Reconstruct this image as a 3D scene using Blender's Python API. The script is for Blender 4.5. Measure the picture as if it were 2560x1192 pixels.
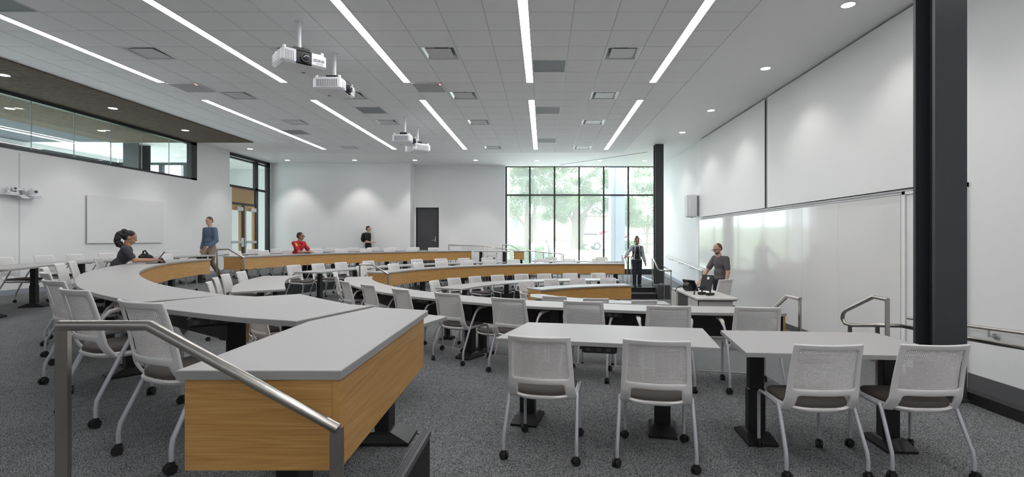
import bpy, bmesh, math, random
from mathutils import Vector, Matrix, Euler
R = math.radians
random.seed(7)
scene = bpy.context.scene
for _o in list(bpy.data.objects):
    bpy.data.objects.remove(_o)
COL = scene.collection

# ------------------------------------------------------------------ camera
EYE = 1.83                      # height of the lens above the lowest floor
cam_d = bpy.data.cameras.new('camera')
cam = bpy.data.objects.new('camera', cam_d)
COL.objects.link(cam)
cam.location = (0, 0, EYE)
cam.rotation_euler = (R(90), 0, 0)
cam_d.sensor_width = 36
cam_d.lens = 36 * 1237 / 2560
cam_d.shift_x = -79 / 2560
cam_d.shift_y = 2 / 2560
cam_d.clip_end = 400
scene.camera = cam

# ------------------------------------------------------------------ world, exposure
scene.view_settings.view_transform = 'Standard'
scene.view_settings.look = 'None'
scene.view_settings.gamma = 1
scene.view_settings.use_curve_mapping = False
scene.view_settings.exposure = 0.97
SKY_L = 3.5
world = bpy.data.worlds.new('World')
scene.world = world
world.use_nodes = True
wn = world.node_tree
bg = wn.nodes['Background']
bg.inputs['Color'].default_value = (0.86, 0.93, 1.0, 1)
bg.inputs['Strength'].default_value = SKY_L
STRIP_L = 14.0     # radiance of the linear ceiling lights
SPOT_W = 36.0      # power of one recessed downlight

# levels (lowest floor = 0)
Z0, Z1, Z2 = 0.0, 0.33, 0.66
ZC = 3.118 + EYE
LV = [Z0, Z1, Z2]

# ------------------------------------------------------------------ materials
M = {}
def nodes_of(m):
    m.use_nodes = True
    nt = m.node_tree
    return nt, nt.nodes['Principled BSDF']
def mat(name, col, rough=0.5, metal=0.0, var=0.0, vscale=8.0, bump=0.0, bscale=60.0, spec=0.5, coat=0.0):
    m = bpy.data.materials.new(name)
    nt, b = nodes_of(m)
    b.inputs['Base Color'].default_value = (*col, 1)
    b.inputs['Roughness'].default_value = rough
    b.inputs['Metallic'].default_value = metal
    b.inputs['Specular IOR Level'].default_value = spec
    b.inputs['Coat Weight'].default_value = coat
    if var or bump:
        tc = nt.nodes.new('ShaderNodeTexCoord')
    if var:
        n = nt.nodes.new('ShaderNodeTexNoise'); n.inputs['Scale'].default_value = vscale; n.inputs['Detail'].default_value = 4
        nt.links.new(tc.outputs['Object'], n.inputs['Vector'])
        r = nt.nodes.new('ShaderNodeMapRange')
        r.inputs['To Min'].default_value = 1 - var; r.inputs['To Max'].default_value = 1 + var
        nt.links.new(n.outputs['Fac'], r.inputs['Value'])
        mx = nt.nodes.new('ShaderNodeMix'); mx.data_type = 'RGBA'; mx.blend_type = 'MULTIPLY'
        mx.inputs['Factor'].default_value = 1
        mx.inputs['A'].default_value = (*col, 1)
        nt.links.new(r.outputs['Result'], mx.inputs['B'])
        nt.links.new(mx.outputs['Result'], b.inputs['Base Color'])
    if bump:
        n2 = nt.nodes.new('ShaderNodeTexNoise'); n2.inputs['Scale'].default_value = bscale; n2.inputs['Detail'].default_value = 3
        nt.links.new(tc.outputs['Object'], n2.inputs['Vector'])
        bp = nt.nodes.new('ShaderNodeBump'); bp.inputs['Strength'].default_value = bump; bp.inputs['Distance'].default_value = 0.01
        nt.links.new(n2.outputs['Fac'], bp.inputs['Height'])
        nt.links.new(bp.outputs['Normal'], b.inputs['Normal'])
    M[name] = m
    return m
def emit(name, col, s):
    m = bpy.data.materials.new(name); nt, b = nodes_of(m)
    b.inputs['Base Color'].default_value = (0.8, 0.8, 0.8, 1)
    b.inputs['Emission Color'].default_value = (*col, 1)
    b.inputs['Emission Strength'].default_value = s
    M[name] = m; return m
mat('wall', (0.85, 0.85, 0.855), 0.55, var=0.012, vscale=1.5, bump=0.04, bscale=180)
mat('gypsum', (0.88, 0.885, 0.885), 0.6, var=0.012, vscale=1.0)
mat('tile', (0.88, 0.88, 0.89), 0.9, var=0.03, vscale=90, bump=0.25, bscale=240)
mat('grid_bar', (0.60, 0.61, 0.62), 0.5)
mat('whiteboard', (0.78, 0.78, 0.77), 0.12, coat=0.3)
mat('board', (0.80, 0.80, 0.80), 0.45)
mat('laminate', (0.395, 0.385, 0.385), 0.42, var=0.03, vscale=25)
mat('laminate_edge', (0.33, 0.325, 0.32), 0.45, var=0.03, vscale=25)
mat('desk_grey', (0.58, 0.565, 0.55), 0.45, var=0.03, vscale=20)
mat('dark_panel', (0.030, 0.024, 0.023), 0.55)
mat('black', (0.010, 0.010, 0.011), 0.45)
mat('riser', (0.010, 0.010, 0.011), 0.7, bump=0.2, bscale=90)
mat('frame', (0.018, 0.021, 0.024), 0.4)
mat('column', (0.042, 0.046, 0.050), 0.45, bump=0.25, bscale=60)
mat('charcoal', (0.055, 0.055, 0.06), 0.6, var=0.08, vscale=30)
mat('plastic', (0.74, 0.72, 0.715), 0.42)
mat('armpad', (0.52, 0.49, 0.47), 0.5)
mat('cushion', (0.085, 0.073, 0.068), 0.95, var=0.12, vscale=300, bump=0.3, bscale=500)
mat('silver', (0.50, 0.50, 0.54), 0.42, metal=0.2)
mat('steel', (0.50, 0.475, 0.44), 0.30, metal=1.0, bump=0.03, bscale=200)
mat('chrome', (0.75, 0.75, 0.76), 0.2, metal=1.0)
mat('alu', (0.62, 0.63, 0.65), 0.35, metal=0.9)
mat('rubber', (0.012, 0.012, 0.013), 0.5)
mat('base_trim', (0.34, 0.38, 0.43), 0.5)
mat('dark_trim', (0.09, 0.09, 0.095), 0.6)
mat('white_plastic', (0.80, 0.80, 0.83), 0.35)
mat('vent_grey', (0.30, 0.30, 0.32), 0.5)
mat('return_grille', (0.30, 0.32, 0.335), 0.6, bump=0.5, bscale=300)
mat('mic_grey', (0.42, 0.42, 0.44), 0.5)
mat('diffuser', (0.62, 0.62, 0.63), 0.45)
mat('lens', (0.01, 0.012, 0.02), 0.05, coat=1.0)
mat('ext_pillar', (0.21, 0.245, 0.30), 0.6, var=0.05, vscale=2)
mat('concrete', (0.72, 0.71, 0.69), 0.9, var=0.08, vscale=3)
mat('grass', (0.21, 0.26, 0.13), 0.95, var=0.25, vscale=5, bump=0.5, bscale=30)
mat('bark', (0.16, 0.13, 0.10), 0.95, var=0.3, vscale=12, bump=0.8, bscale=25)
mat('house', (0.52, 0.51, 0.50), 0.8, var=0.04, vscale=4)
mat('house_dark', (0.25, 0.27, 0.30), 0.4)
mat('brick', (0.31, 0.235, 0.21), 0.9, var=0.12, vscale=12)
mat('roof', (0.28, 0.26, 0.25), 0.9)
mat('car_white', (0.60, 0.61, 0.63), 0.25, coat=0.6)
mat('car_red', (0.35, 0.04, 0.04), 0.25, coat=0.6)
mat('car_glass', (0.04, 0.05, 0.06), 0.1)
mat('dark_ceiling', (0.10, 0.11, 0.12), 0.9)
mat('paper', (0.85, 0.85, 0.85), 0.8)
emit('strip_light', (1.0, 0.995, 0.99), STRIP_L)
emit('downlight_lens', (1.0, 0.97, 0.93), 9.0)
emit('led_red', (1.0, 0.15, 0.1), 3.0)
emit('led_blue', (0.1, 0.3, 1.0), 4.0)

def carpet(name, dark, light):
    m = bpy.data.materials.new(name); nt, b = nodes_of(m); b.inputs['Roughness'].default_value = 1.0
    b.inputs['Specular IOR Level'].default_value = 0.1
    g = nt.nodes.new('ShaderNodeNewGeometry')
    n1 = nt.nodes.new('ShaderNodeTexNoise'); n1.inputs['Scale'].default_value = 180; n1.inputs['Detail'].default_value = 2
    n2 = nt.nodes.new('ShaderNodeTexNoise'); n2.inputs['Scale'].default_value = 14; n2.inputs['Detail'].default_value = 3
    mp = nt.nodes.new('ShaderNodeMapping'); mp.inputs['Scale'].default_value = (0.9, 1.0, 1)
    nt.links.new(g.outputs['Position'], mp.inputs['Vector'])
    nt.links.new(mp.outputs['Vector'], n1.inputs['Vector']); nt.links.new(g.outputs['Position'], n2.inputs['Vector'])
    ad = nt.nodes.new('ShaderNodeMath'); ad.operation = 'MULTIPLY_ADD'; ad.inputs[1].default_value = 0.08; 
    nt.links.new(n2.outputs['Fac'], ad.inputs[0]); nt.links.new(n1.outputs['Fac'], ad.inputs[2])
    cr = nt.nodes.new('ShaderNodeValToRGB')
    cr.color_ramp.elements[0].position = 0.40; cr.color_ramp.elements[0].color = (*dark, 1)
    cr.color_ramp.elements[1].position = 0.68; cr.color_ramp.elements[1].color = (*light, 1)
    nt.links.new(ad.outputs[0], cr.inputs['Fac']); nt.links.new(cr.outputs['Color'], b.inputs['Base Color'])
    bp = nt.nodes.new('ShaderNodeBump'); bp.inputs['Strength'].default_value = 0.5; bp.inputs['Distance'].default_value = 0.006
    nt.links.new(n1.outputs['Fac'], bp.inputs['Height']); nt.links.new(bp.outputs['Normal'], b.inputs['Normal'])
    M[name] = m
carpet('carpet', (0.018, 0.019, 0.021), (0.30, 0.305, 0.31))

def wood(name, c0, c1, c2, uv=True, scale=(0.55, 13.0, 1.0), rough=0.45):
    """oak: fine lines along u plus broad cathedral figure"""
    m = bpy.data.materials.new(name); nt, b = nodes_of(m); b.inputs['Roughness'].default_value = rough
    tc = nt.nodes.new('ShaderNodeTexCoord')
    mp = nt.nodes.new('ShaderNodeMapping'); mp.inputs['Scale'].default_value = scale
    nt.links.new(tc.outputs['UV' if uv else 'Object'], mp.inputs['Vector'])
    a = nt.nodes.new('ShaderNodeTexNoise'); a.inputs['Scale'].default_value = 1.5; a.inputs['Detail'].default_value = 2; a.inputs['Distortion'].default_value = 0.7
    f = nt.nodes.new('ShaderNodeTexNoise'); f.inputs['Scale'].default_value = 9; f.inputs['Detail'].default_value = 5
    mp2 = nt.nodes.new('ShaderNodeMapping'); mp2.inputs['Scale'].default_value = (scale[0] * 0.7, scale[1] * 1.8, scale[2])
    nt.links.new(tc.outputs['UV' if uv else 'Object'], mp2.inputs['Vector'])
    nt.links.new(mp.outputs['Vector'], a.inputs['Vector']); nt.links.new(mp2.outputs['Vector'], f.inputs['Vector'])
    w = nt.nodes.new('ShaderNodeMath'); w.operation = 'MULTIPLY'; w.inputs[1].default_value = 14
    nt.links.new(a.outputs['Fac'], w.inputs[0])
    fr = nt.nodes.new('ShaderNodeMath'); fr.operation = 'PINGPONG'; fr.inputs[1].default_value = 1
    nt.links.new(w.outputs[0], fr.inputs[0])
    mx = nt.nodes.new('ShaderNodeMath'); mx.operation = 'MULTIPLY_ADD'; mx.inputs[1].default_value = 0.20
    nt.links.new(fr.outputs[0], mx.inputs[0])
    sc = nt.nodes.new('ShaderNodeMath'); sc.operation = 'MULTIPLY'; sc.inputs[1].default_value = 0.82
    nt.links.new(f.outputs['Fac'], sc.inputs[0]); nt.links.new(sc.outputs[0], mx.inputs[2])
    cr = nt.nodes.new('ShaderNodeValToRGB')
    e = cr.color_ramp.elements
    e[0].position = 0.25; e[0].color = (*c0, 1); e[1].position = 0.75; e[1].color = (*c2, 1)
    k = e.new(0.5); k.color = (*c1, 1)
    nt.links.new(mx.outputs[0], cr.inputs['Fac']); nt.links.new(cr.outputs['Color'], b.inputs['Base Color'])
    M[name] = m
wood('oak', (0.38, 0.185, 0.050), (0.51, 0.275, 0.082), (0.60, 0.35, 0.125))
wood('oak_door', (0.42, 0.27, 0.12), (0.52, 0.35, 0.17), (0.60, 0.42, 0.23), scale=(12, 1, 1))
wood('slat', (0.085, 0.070, 0.054), (0.15, 0.124, 0.096), (0.235, 0.195, 0.15), uv=False, scale=(1.2, 20, 1), rough=0.85)
M['slat'].node_tree.nodes['Principled BSDF'].inputs['Specular IOR Level'].default_value = 0.15

def glass(name, tint, gloss=0.08, veil=0.0, rough=0.0):
    m = bpy.data.materials.new(name); m.use_nodes = True; nt = m.node_tree; nt.nodes.clear()
    out = nt.nodes.new('ShaderNodeOutputMaterial')
    t = nt.nodes.new('ShaderNodeBsdfTransparent'); t.inputs['Color'].default_value = (*tint, 1)
    g = nt.nodes.new('ShaderNodeBsdfGlossy'); g.inputs['Roughness'].default_value = rough
    mx = nt.nodes.new('ShaderNodeMixShader')
    lw = nt.nodes.new('ShaderNodeLayerWeight'); lw.inputs['Blend'].default_value = 0.5
    pw = nt.nodes.new('ShaderNodeMath'); pw.operation = 'POWER'; pw.inputs[1].default_value = 5
    ma = nt.nodes.new('ShaderNodeMath'); ma.operation = 'MULTIPLY_ADD'; ma.inputs[1].default_value = min(0.6, gloss * 20); ma.inputs[2].default_value = gloss; ma.use_clamp = True
    nt.links.new(lw.outputs['Facing'], pw.inputs[0]); nt.links.new(pw.outputs[0], ma.inputs[0]); nt.links.new(ma.outputs[0], mx.inputs['Fac'])
    nt.links.new(t.outputs[0], mx.inputs[1]); nt.links.new(g.outputs[0], mx.inputs[2])
    last = mx
    if veil:  # flare haze over the view, put into the glass as translucent white
        d = nt.nodes.new('ShaderNodeBsdfTranslucent'); d.inputs['Color'].default_value = (0.95, 1.0, 0.98, 1)
        m2 = nt.nodes.new('ShaderNodeMixShader'); m2.inputs['Fac'].default_value = veil
        nt.links.new(mx.outputs[0], m2.inputs[1]); nt.links.new(d.outputs[0], m2.inputs[2]); last = m2
    nt.links.new(last.outputs[0], out.inputs['Surface'])
    M[name] = m
glass('glass', (0.92, 0.955, 0.945), 0.03)
glass('window_glass', (0.955, 0.975, 0.97), 0.004, veil=0.085)
glass('spectacle', (0.95, 0.95, 0.95), 0.05)
def leaf_mat(name, col):
    m = bpy.data.materials.new(name); nt, b = nodes_of(m)
    b.inputs['Base Color'].default_value = (*col, 1); b.inputs['Roughness'].default_value = 0.7
    out = [n for n in nt.nodes if n.type == 'OUTPUT_MATERIAL'][0]
    t = nt.nodes.new('ShaderNodeBsdfTranslucent'); t.inputs['Color'].default_value = (col[0] * 1.3, col[1] * 1.3, col[2], 1)
    mx = nt.nodes.new('ShaderNodeMixShader'); mx.inputs['Fac'].default_value = 0.5
    nt.links.new(b.outputs[0], mx.inputs[1]); nt.links.new(t.outputs[0], mx.inputs[2]); nt.links.new(mx.outputs[0], out.inputs['Surface'])
    M[name] = m
leaf_mat('leaf', (0.125, 0.185, 0.088)); leaf_mat('leaf_pale', (0.19, 0.245, 0.15)); leaf_mat('bush', (0.11, 0.185, 0.075))

# ------------------------------------------------------------------ mesh helpers
class MB:
    """collects simple solids and builds ONE mesh object"""
    def __init__(self): self.v = []; self.f = []; self.m = []; self.uv = {}
    def add(self, vs, fs, mi=0):
        o = len(self.v); self.v += [tuple(p) for p in vs]
        for f in fs: self.f.append([i + o for i in f]); self.m.append(mi)
        return self
    def box(self, x0, x1, y0, y1, z0, z1, mi=0):
        vs = [(x0, y0, z0), (x1, y0, z0), (x1, y1, z0), (x0, y1, z0), (x0, y0, z1), (x1, y0, z1), (x1, y1, z1), (x0, y1, z1)]
        return self.add(vs, [(3, 2, 1, 0), (4, 5, 6, 7), (0, 1, 5, 4), (1, 2, 6, 5), (2, 3, 7, 6), (3, 0, 4, 7)], mi)
    def rbox(self, c, s, rz=0.0, mi=0, mat4=None):
        hx, hy, hz = s[0] / 2, s[1] / 2, s[2] / 2
        vs = [Vector((x, y, z)) for z in (-hz, hz) for x, y in ((-hx, -hy), (hx, -hy), (hx, hy), (-hx, hy))]
        mt = mat4 if mat4 is not None else Matrix.Translation(c) @ Matrix.Rotation(rz, 4, 'Z')
        return self.add([mt @ p for p in vs], [(3, 2, 1, 0), (4, 5, 6, 7), (0, 1, 5, 4), (1, 2, 6, 5), (2, 3, 7, 6), (3, 0, 4, 7)], mi)
    def cbox(self, x0, x1, y0, y1, z0, z1, c, mi=0):
        """box with chamfered vertical edges and top/bottom rims"""
        def ring(z, k):
            a = c * k
            X0, X1, Y0, Y1 = x0 + a, x1 - a, y0 + a, y1 - a
            return [(X0 + c, Y0, z), (X1 - c, Y0, z), (X1, Y0 + c, z), (X1, Y1 - c, z), (X1 - c, Y1, z), (X0 + c, Y1, z), (X0, Y1 - c, z), (X0, Y0 + c, z)]
        return self.loft([ring(z0, 1), ring(z0 + c, 0), ring(z1 - c, 0), ring(z1, 1)], mi=mi)
    def loft(self, rings, closed=True, caps=True, mi=0):
        n = len(rings[0]); o = len(self.v)
        for r in rings: self.v += [tuple(p) for p in r]
        for i in range(len(rings) - 1):
            for j in range(n if closed else n - 1):
                k = (j + 1) % n
                self.f.append([o + i * n + j, o + i * n + k, o + (i + 1) * n + k, o + (i + 1) * n + j]); self.m.append(mi)
        if caps:
            self.f.append([o + j for j in reversed(range(n))]); self.m.append(mi)
            self.f.append([o + (len(rings) - 1) * n + j for j in range(n)]); self.m.append(mi)
        return self
    def prism(self, poly, z0, z1, mi=0, mi_side=None):
        n = len(poly); o = len(self.v)
        if sum(poly[i][0] * poly[(i + 1) % n][1] - poly[(i + 1) % n][0] * poly[i][1] for i in range(n)) < 0: poly = poly[::-1]
        self.v += [(x, y, z0) for x, y in poly] + [(x, y, z1) for x, y in poly]
        self.f.append([o + i for i in reversed(range(n))]); self.m.append(mi if mi_side is None else mi_side)
        self.f.append([o + n + i for i in range(n)]); self.m.append(mi)
        for i in range(n):
            k = (i + 1) % n
            self.f.append([o + i, o + k, o + n + k, o + n + i]); self.m.append(mi if mi_side is None else mi_side)
        return self
    def tube(self, path, r, n=10, mi=0, caps=True, sx=1.0):
        P = [Vector(p) for p in path]; rings = []
        rr = r if isinstance(r, (list, tuple)) else [r] * len(P)
        up = None
        for i, p in enumerate(P):
            t = (P[min(i + 1, len(P) - 1)] - P[max(i - 1, 0)]).normalized()
            if up is None:
                a = Vector((0, 0, 1)) if abs(t.z) < 0.9 else Vector((1, 0, 0))
                up = t.cross(a).normalized()
            u = (up - t * up.dot(t)).normalized(); w = t.cross(u)
            up = u
            k = 1.0
            if 0 < i < len(P) - 1:
                d1 = (P[i] - P[i - 1]).normalized(); d2 = (P[i + 1] - P[i]).normalized()
                k = 1 / max(0.5, math.sqrt((1 + d1.dot(d2)) / 2))
            rings.append([p + (u * math.cos(2 * math.pi * j / n) * sx + w * math.sin(2 * math.pi * j / n)) * rr[i] * k for j in range(n)])
        return self.loft(rings, caps=caps, mi=mi)
    def cyl(self, c, r, h, n=16, axis='Z', mi=0, r2=None):
        r2 = r if r2 is None else r2
        def pt(a, rad, t):
            x, y = math.cos(a) * rad, math.sin(a) * rad
            v = {'Z': (x, y, t), 'X': (t, x, y), 'Y': (y, t, x)}[axis]
            return (c[0] + v[0], c[1] + v[1], c[2] + v[2])
        return self.loft([[pt(2 * math.pi * j / n, r, -h / 2) for j in range(n)], [pt(2 * math.pi * j / n, r2, h / 2) for j in range(n)]], mi=mi)
    def ball(self, c, r, n=12, m=8, mi=0, rot=None):
        rx, ry, rz = r if isinstance(r, (tuple, list)) else (r, r, r)
        rt = rot or Matrix.Identity(3)
        o = len(self.v); C = Vector(c)
        self.v.append(tuple(C + rt @ Vector((0, 0, -rz))))
        for i in range(1, m):
            a = -math.pi / 2 + math.pi * i / m
            for j in range(n):
                b = 2 * math.pi * j / n
                self.v.append(tuple(C + rt @ Vector((rx * math.cos(a) * math.cos(b), ry * math.cos(a) * math.sin(b), rz * math.sin(a)))))
        self.v.append(tuple(C + rt @ Vector((0, 0, rz)))); e = len(self.v) - 1
        for j in range(n):
            k = (j + 1) % n
            self.f.append([o, o + 1 + k, o + 1 + j]); self.m.append(mi)
            self.f.append([e, e - n + j, e - n + k]); self.m.append(mi)
        for i in range(m - 2):
            for j in range(n):
                k = (j + 1) % n
                self.f.append([o + 1 + i * n + j, o + 1 + i * n + k, o + 1 + (i + 1) * n + k, o + 1 + (i + 1) * n + j]); self.m.append(mi)
        return self
    def mesh(self, name, mats, smooth=False):
        me = bpy.data.meshes.new(name)
        me.from_pydata(self.v, [], self.f)
        for m in (mats if isinstance(mats, (list, tuple)) else [mats]): me.materials.append(M[m])
        me.polygons.foreach_set('material_index', self.m)
        if smooth:
            me.polygons.foreach_set('use_smooth', [True] * len(me.polygons))
            try: me.set_sharp_from_angle(angle=R(smooth if smooth is not True else 40))
            except Exception: pass
        me.update()
        return me
    def build(self, name, mats, parent=None, smooth=False, loc=None, rz=None):
        o = bpy.data.objects.new(name, self.mesh(name, mats, smooth)); COL.objects.link(o)
        if parent is not None: o.parent = parent
        if loc is not None: o.location = loc
        if rz is not None: o.rotation_euler = (0, 0, rz)
        return o
def tag(o, label=None, cat=None, group=None, kind=None):
    if label: o['label'] = label
    if cat: o['category'] = cat
    if group: o['group'] = group
    if kind: o['kind'] = kind
    return o
def thing(name, label, cat, loc=(0, 0, 0), rz=0.0, group=None):
    o = bpy.data.objects.new(name, None); COL.objects.link(o)
    o.empty_display_size = 0.1
    o.location = loc; o.rotation_euler = (0, 0, rz)
    return tag(o, label, cat, group)
def struct(name, mb, mats, parent=None, smooth=False):
    o = mb.build(name, mats, parent, smooth)
    if parent is None: o['kind'] = 'structure'
    return o
def inst(name, me, parent=None, loc=(0, 0, 0), rot=(0, 0, 0), scale=None):
    o = bpy.data.objects.new(name, me); COL.objects.link(o)
    o.parent = parent; o.location = loc; o.rotation_euler = rot
    if scale: o.scale = scale
    return o
def bake(me, mods):
    """apply modifiers to a mesh, return the resulting mesh"""
    o = bpy.data.objects.new('tmp', me); COL.objects.link(o)
    for kind, kw in mods:
        md = o.modifiers.new(kind, kind)
        for k, v in kw.items(): setattr(md, k, v)
    dg = bpy.context.evaluated_depsgraph_get()
    out = bpy.data.meshes.new_from_object(o.evaluated_get(dg))
    out.name = me.name
    bpy.data.objects.remove(o); bpy.data.meshes.remove(me)
    return out
def spline(pts, step=0.12):
    """Catmull-Rom through plan points, resampled"""
    P = [Vector((p[0], p[1])) for p in pts]
    P = [P[0] * 2 - P[1]] + P + [P[-1] * 2 - P[-2]]
    out = []
    for i in range(1, len(P) - 2):
        n = max(2, int((P[i + 1] - P[i]).length / step))
        for k in range(n):
            t = k / n
            out.append(0.5 * ((2 * P[i]) + (P[i + 1] - P[i - 1]) * t + (2 * P[i - 1] - 5 * P[i] + 4 * P[i + 1] - P[i + 2]) * t * t + (3 * P[i] - P[i - 1] - 3 * P[i + 1] + P[i + 2]) * t ** 3))
    out.append(P[-2])
    return [(p.x, p.y) for p in out]
def normals(c):
    out = []
    for i in range(len(c)):
        a, b = c[max(i - 1, 0)], c[min(i + 1, len(c) - 1)]
        t = Vector((b[0] - a[0], b[1] - a[1])).normalized()
        out.append((-t.y, t.x))
    return out
def offset(c, d):
    return [(p[0] + n[0] * d, p[1] + n[1] * d) for p, n in zip(c, normals(c))]
ORD = ['first', 'second', 'third', 'fourth', 'fifth', 'sixth', 'seventh', 'eighth', 'ninth', 'tenth', 'eleventh', 'twelfth', 'thirteenth']
# ================================================================== STRUCTURE
XL, XR = -11.2, 4.95          # inner faces of the left and the right wall
YB1, YB2, YW = 20.30, 20.95, 21.25
YF = -4.0
# ---- floors: pit, lower tier, upper tier
f = MB(); f.box(XL - 0.2, XR + 0.2, YF, YW + 0.1, -0.15, 0.0)
struct('floor', f, ['carpet'])
t1_edge = [(2.45, 5.5), (1.76, 5.66), (0.886, 5.83), (-0.4, 6.28), (-1.08, 6.70), (-1.75, 7.3), (-2.4, 8.1), (-2.95, 9.0), (-3.25, 9.8), (-3.35, 10.25)]
t1_far = [(-3.35, 11.15), (-3.25, 11.9), (-2.9, 12.8), (-2.2, 13.8), (-1.4, 14.5), (-0.5, 14.95), (0.5, 15.2), (1.5, 15.35), (2.65, 15.46)]
e1, e2 = spline(t1_edge), spline(t1_far)
poly1 = [(3.95, YF), (3.95, 5.0), (2.45, 5.0)] + e1 + e2 + [(3.48, 15.46), (3.85, 15.46), (3.85, 19.9), (XR + 0.1, 19.9), (XR + 0.1, YW + 0.05), (XL - 0.1, YW + 0.05), (XL - 0.1, YF)]
f = MB(); f.prism(poly1, 0.0, Z1, 0, 1)
fl1 = struct('floor.001', f, ['carpet', 'riser'])
t2_edge = [(-0.69, 3.0), (-1.0, 3.14), (-1.6, 3.6), (-2.1, 4.05), (-2.9, 4.6), (-3.6, 5.2), (-4.5, 6.15), (-5.3, 7.2), (-6.05, 8.5), (-6.55, 9.6), (-6.85, 10.7), (-6.95, 11.15)]
t2_far = [(-6.95, 12.25), (-6.85, 13.3), (-6.5, 14.5), (-5.85, 15.6), (-4.6, 16.9), (-3.4, 17.75), (-2.5, 17.95)]
g1, g2 = spline(t2_edge), spline(t2_far)
poly2 = [(-1.25, YF), (-1.25, 1.5), (-0.69, 1.5)] + g1 + g2 + [(-1.3, 17.85), (-0.55, 17.9), (-0.55, 19.5), (-3.9, 19.5), (-3.9, YW), (XL - 0.1, YW), (XL - 0.1, YF)]
f = MB(); f.prism(poly2, Z1, Z2, 0, 1)
fl2 = struct('floor.002', f, ['carpet', 'riser'])
def nosing(curve, z, parent, mats, w=0.05, name='step_nosing'):
    o = offset(curve, -w); mb = MB()
    for i in range(len(curve) - 1):
        a, b, c, d = curve[i], curve[i + 1], o[i + 1], o[i]
        mb.prism([a, b, c, d], z + 0.0005, z + 0.006)
    return mb.build(name, mats, parent)
def side(c, toward):   # orient so that offset(-w) runs onto the tier
    n = normals(c)[len(c) // 2]; p = c[len(c) // 2]
    return c if (toward[0] - p[0]) * n[0] + (toward[1] - p[1]) * n[1] > 0 else c[::-1]
CEN = (1.1, 11.2)
nosing(side(e1, CEN), Z1, fl1, ['steel'], 0.014); nosing(side(e2, CEN), Z1, fl1, ['steel'], 0.014)
nosing(side(g1, CEN), Z2, fl2, ['dark_trim']); nosing(side(g2, CEN), Z2, fl2, ['dark_trim'])
mb = MB(); mb.box(-0.74, -0.69, 1.5, 3.0, Z2 + 0.0005, Z2 + 0.012); mb.box(-0.69, -0.682, 1.5, 3.0, Z2 - 0.02, Z2 + 0.012)
mb.build('step_nosing', ['dark_trim'], fl2)
for k, x in enumerate((-0.728, -0.716, -0.704)):
    mb = MB(); mb.box(x - 0.002, x + 0.002, 1.5, 3.0, Z2 + 0.012, Z2 + 0.015); mb.build('tread_rib', ['black'], fl2)
# intermediate steps
def step(x0, x1, y0, y1, z0, parent, edge):
    mb = MB(); mb.box(x0, x1, y0, y1, z0, z0 + 0.165, 1)
    mb.box(x0, x1, y0, y1, z0 + 0.165, z0 + 0.167, 0)
    s = mb.build('step', ['carpet', 'riser'], parent)
    mb = MB(); mb.box(*edge, z0 + 0.167, z0 + 0.172); mb.build('step_nosing', ['alu'], s)
step(2.68, 3.46, 15.16, 15.46, 0, fl1, (2.68, 3.46, 15.16, 15.19))
step(-3.35, -3.05, 10.27, 11.13, 0, fl1, (-3.08, -3.05, 10.27, 11.13))
step(2.5, 3.3, 5.0, 5.28, 0, fl1, (2.5, 3.3, 5.25, 5.28))
step(-6.95, -6.65, 11.17, 12.23, Z1, fl2, (-6.68, -6.65, 11.17, 12.23))
step(-1.25, -0.97, -0.2, 1.48, Z1, fl2, (-1.0, -0.97, -0.2, 1.48))
mb = MB(); mb.box(2.66, 3.48, 15.43, 15.46, Z1 + 0.0005, Z1 + 0.006); mb.build('step_nosing', ['alu'], fl1)
# stair side curb by the far column, ramps
mb = MB(); mb.box(3.49, 3.86, 15.10, 15.45, 0, Z1 + 0.10); mb.box(3.49, 3.84, 15.45, 15.9, 0, Z1 + 0.06)
struct('trim_1', mb, ['charcoal'])
mb = MB(); mb.add([(3.86, 15.0, 0), (XR, 15.0, 0), (XR, 19.9, 0), (3.86, 19.9, 0), (XR, 19.9, Z1), (3.86, 19.9, Z1)],
                  [(0, 1, 4, 5), (0, 5, 3), (1, 2, 4), (2, 3, 5, 4), (3, 2, 1, 0)])
struct('floor.003', mb, ['carpet'])
mb = MB(); mb.add([(3.96, 6.2, 0.001), (XR, 6.2, 0.001), (XR, 1.8, 0), (3.96, 1.8, 0), (XR, 1.8, Z1), (3.96, 1.8, Z1)],
                  [(1, 0, 5, 4), (0, 3, 5), (1, 4, 2), (3, 2, 4, 5), (0, 1, 2, 3)])
struct('floor.004', mb, ['carpet'])
mb = MB(); mb.box(3.90, 4.0, 0.0, 4.95, Z1, Z1 + 0.10); struct('trim_2', mb, ['riser'])
mb = MB(); mb.add([(-3.9, 19.55, Z1), (0.8, 19.55, Z1), (0.8, 20.9, Z1), (-3.9, 20.9, Z1), (-3.9, 19.55, Z2), (-3.9, 20.9, Z2)],
                  [(4, 1, 2, 5), (0, 1, 4), (2, 3, 5), (0, 4, 5, 3)])
struct('floor.005', mb, ['carpet'])

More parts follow.
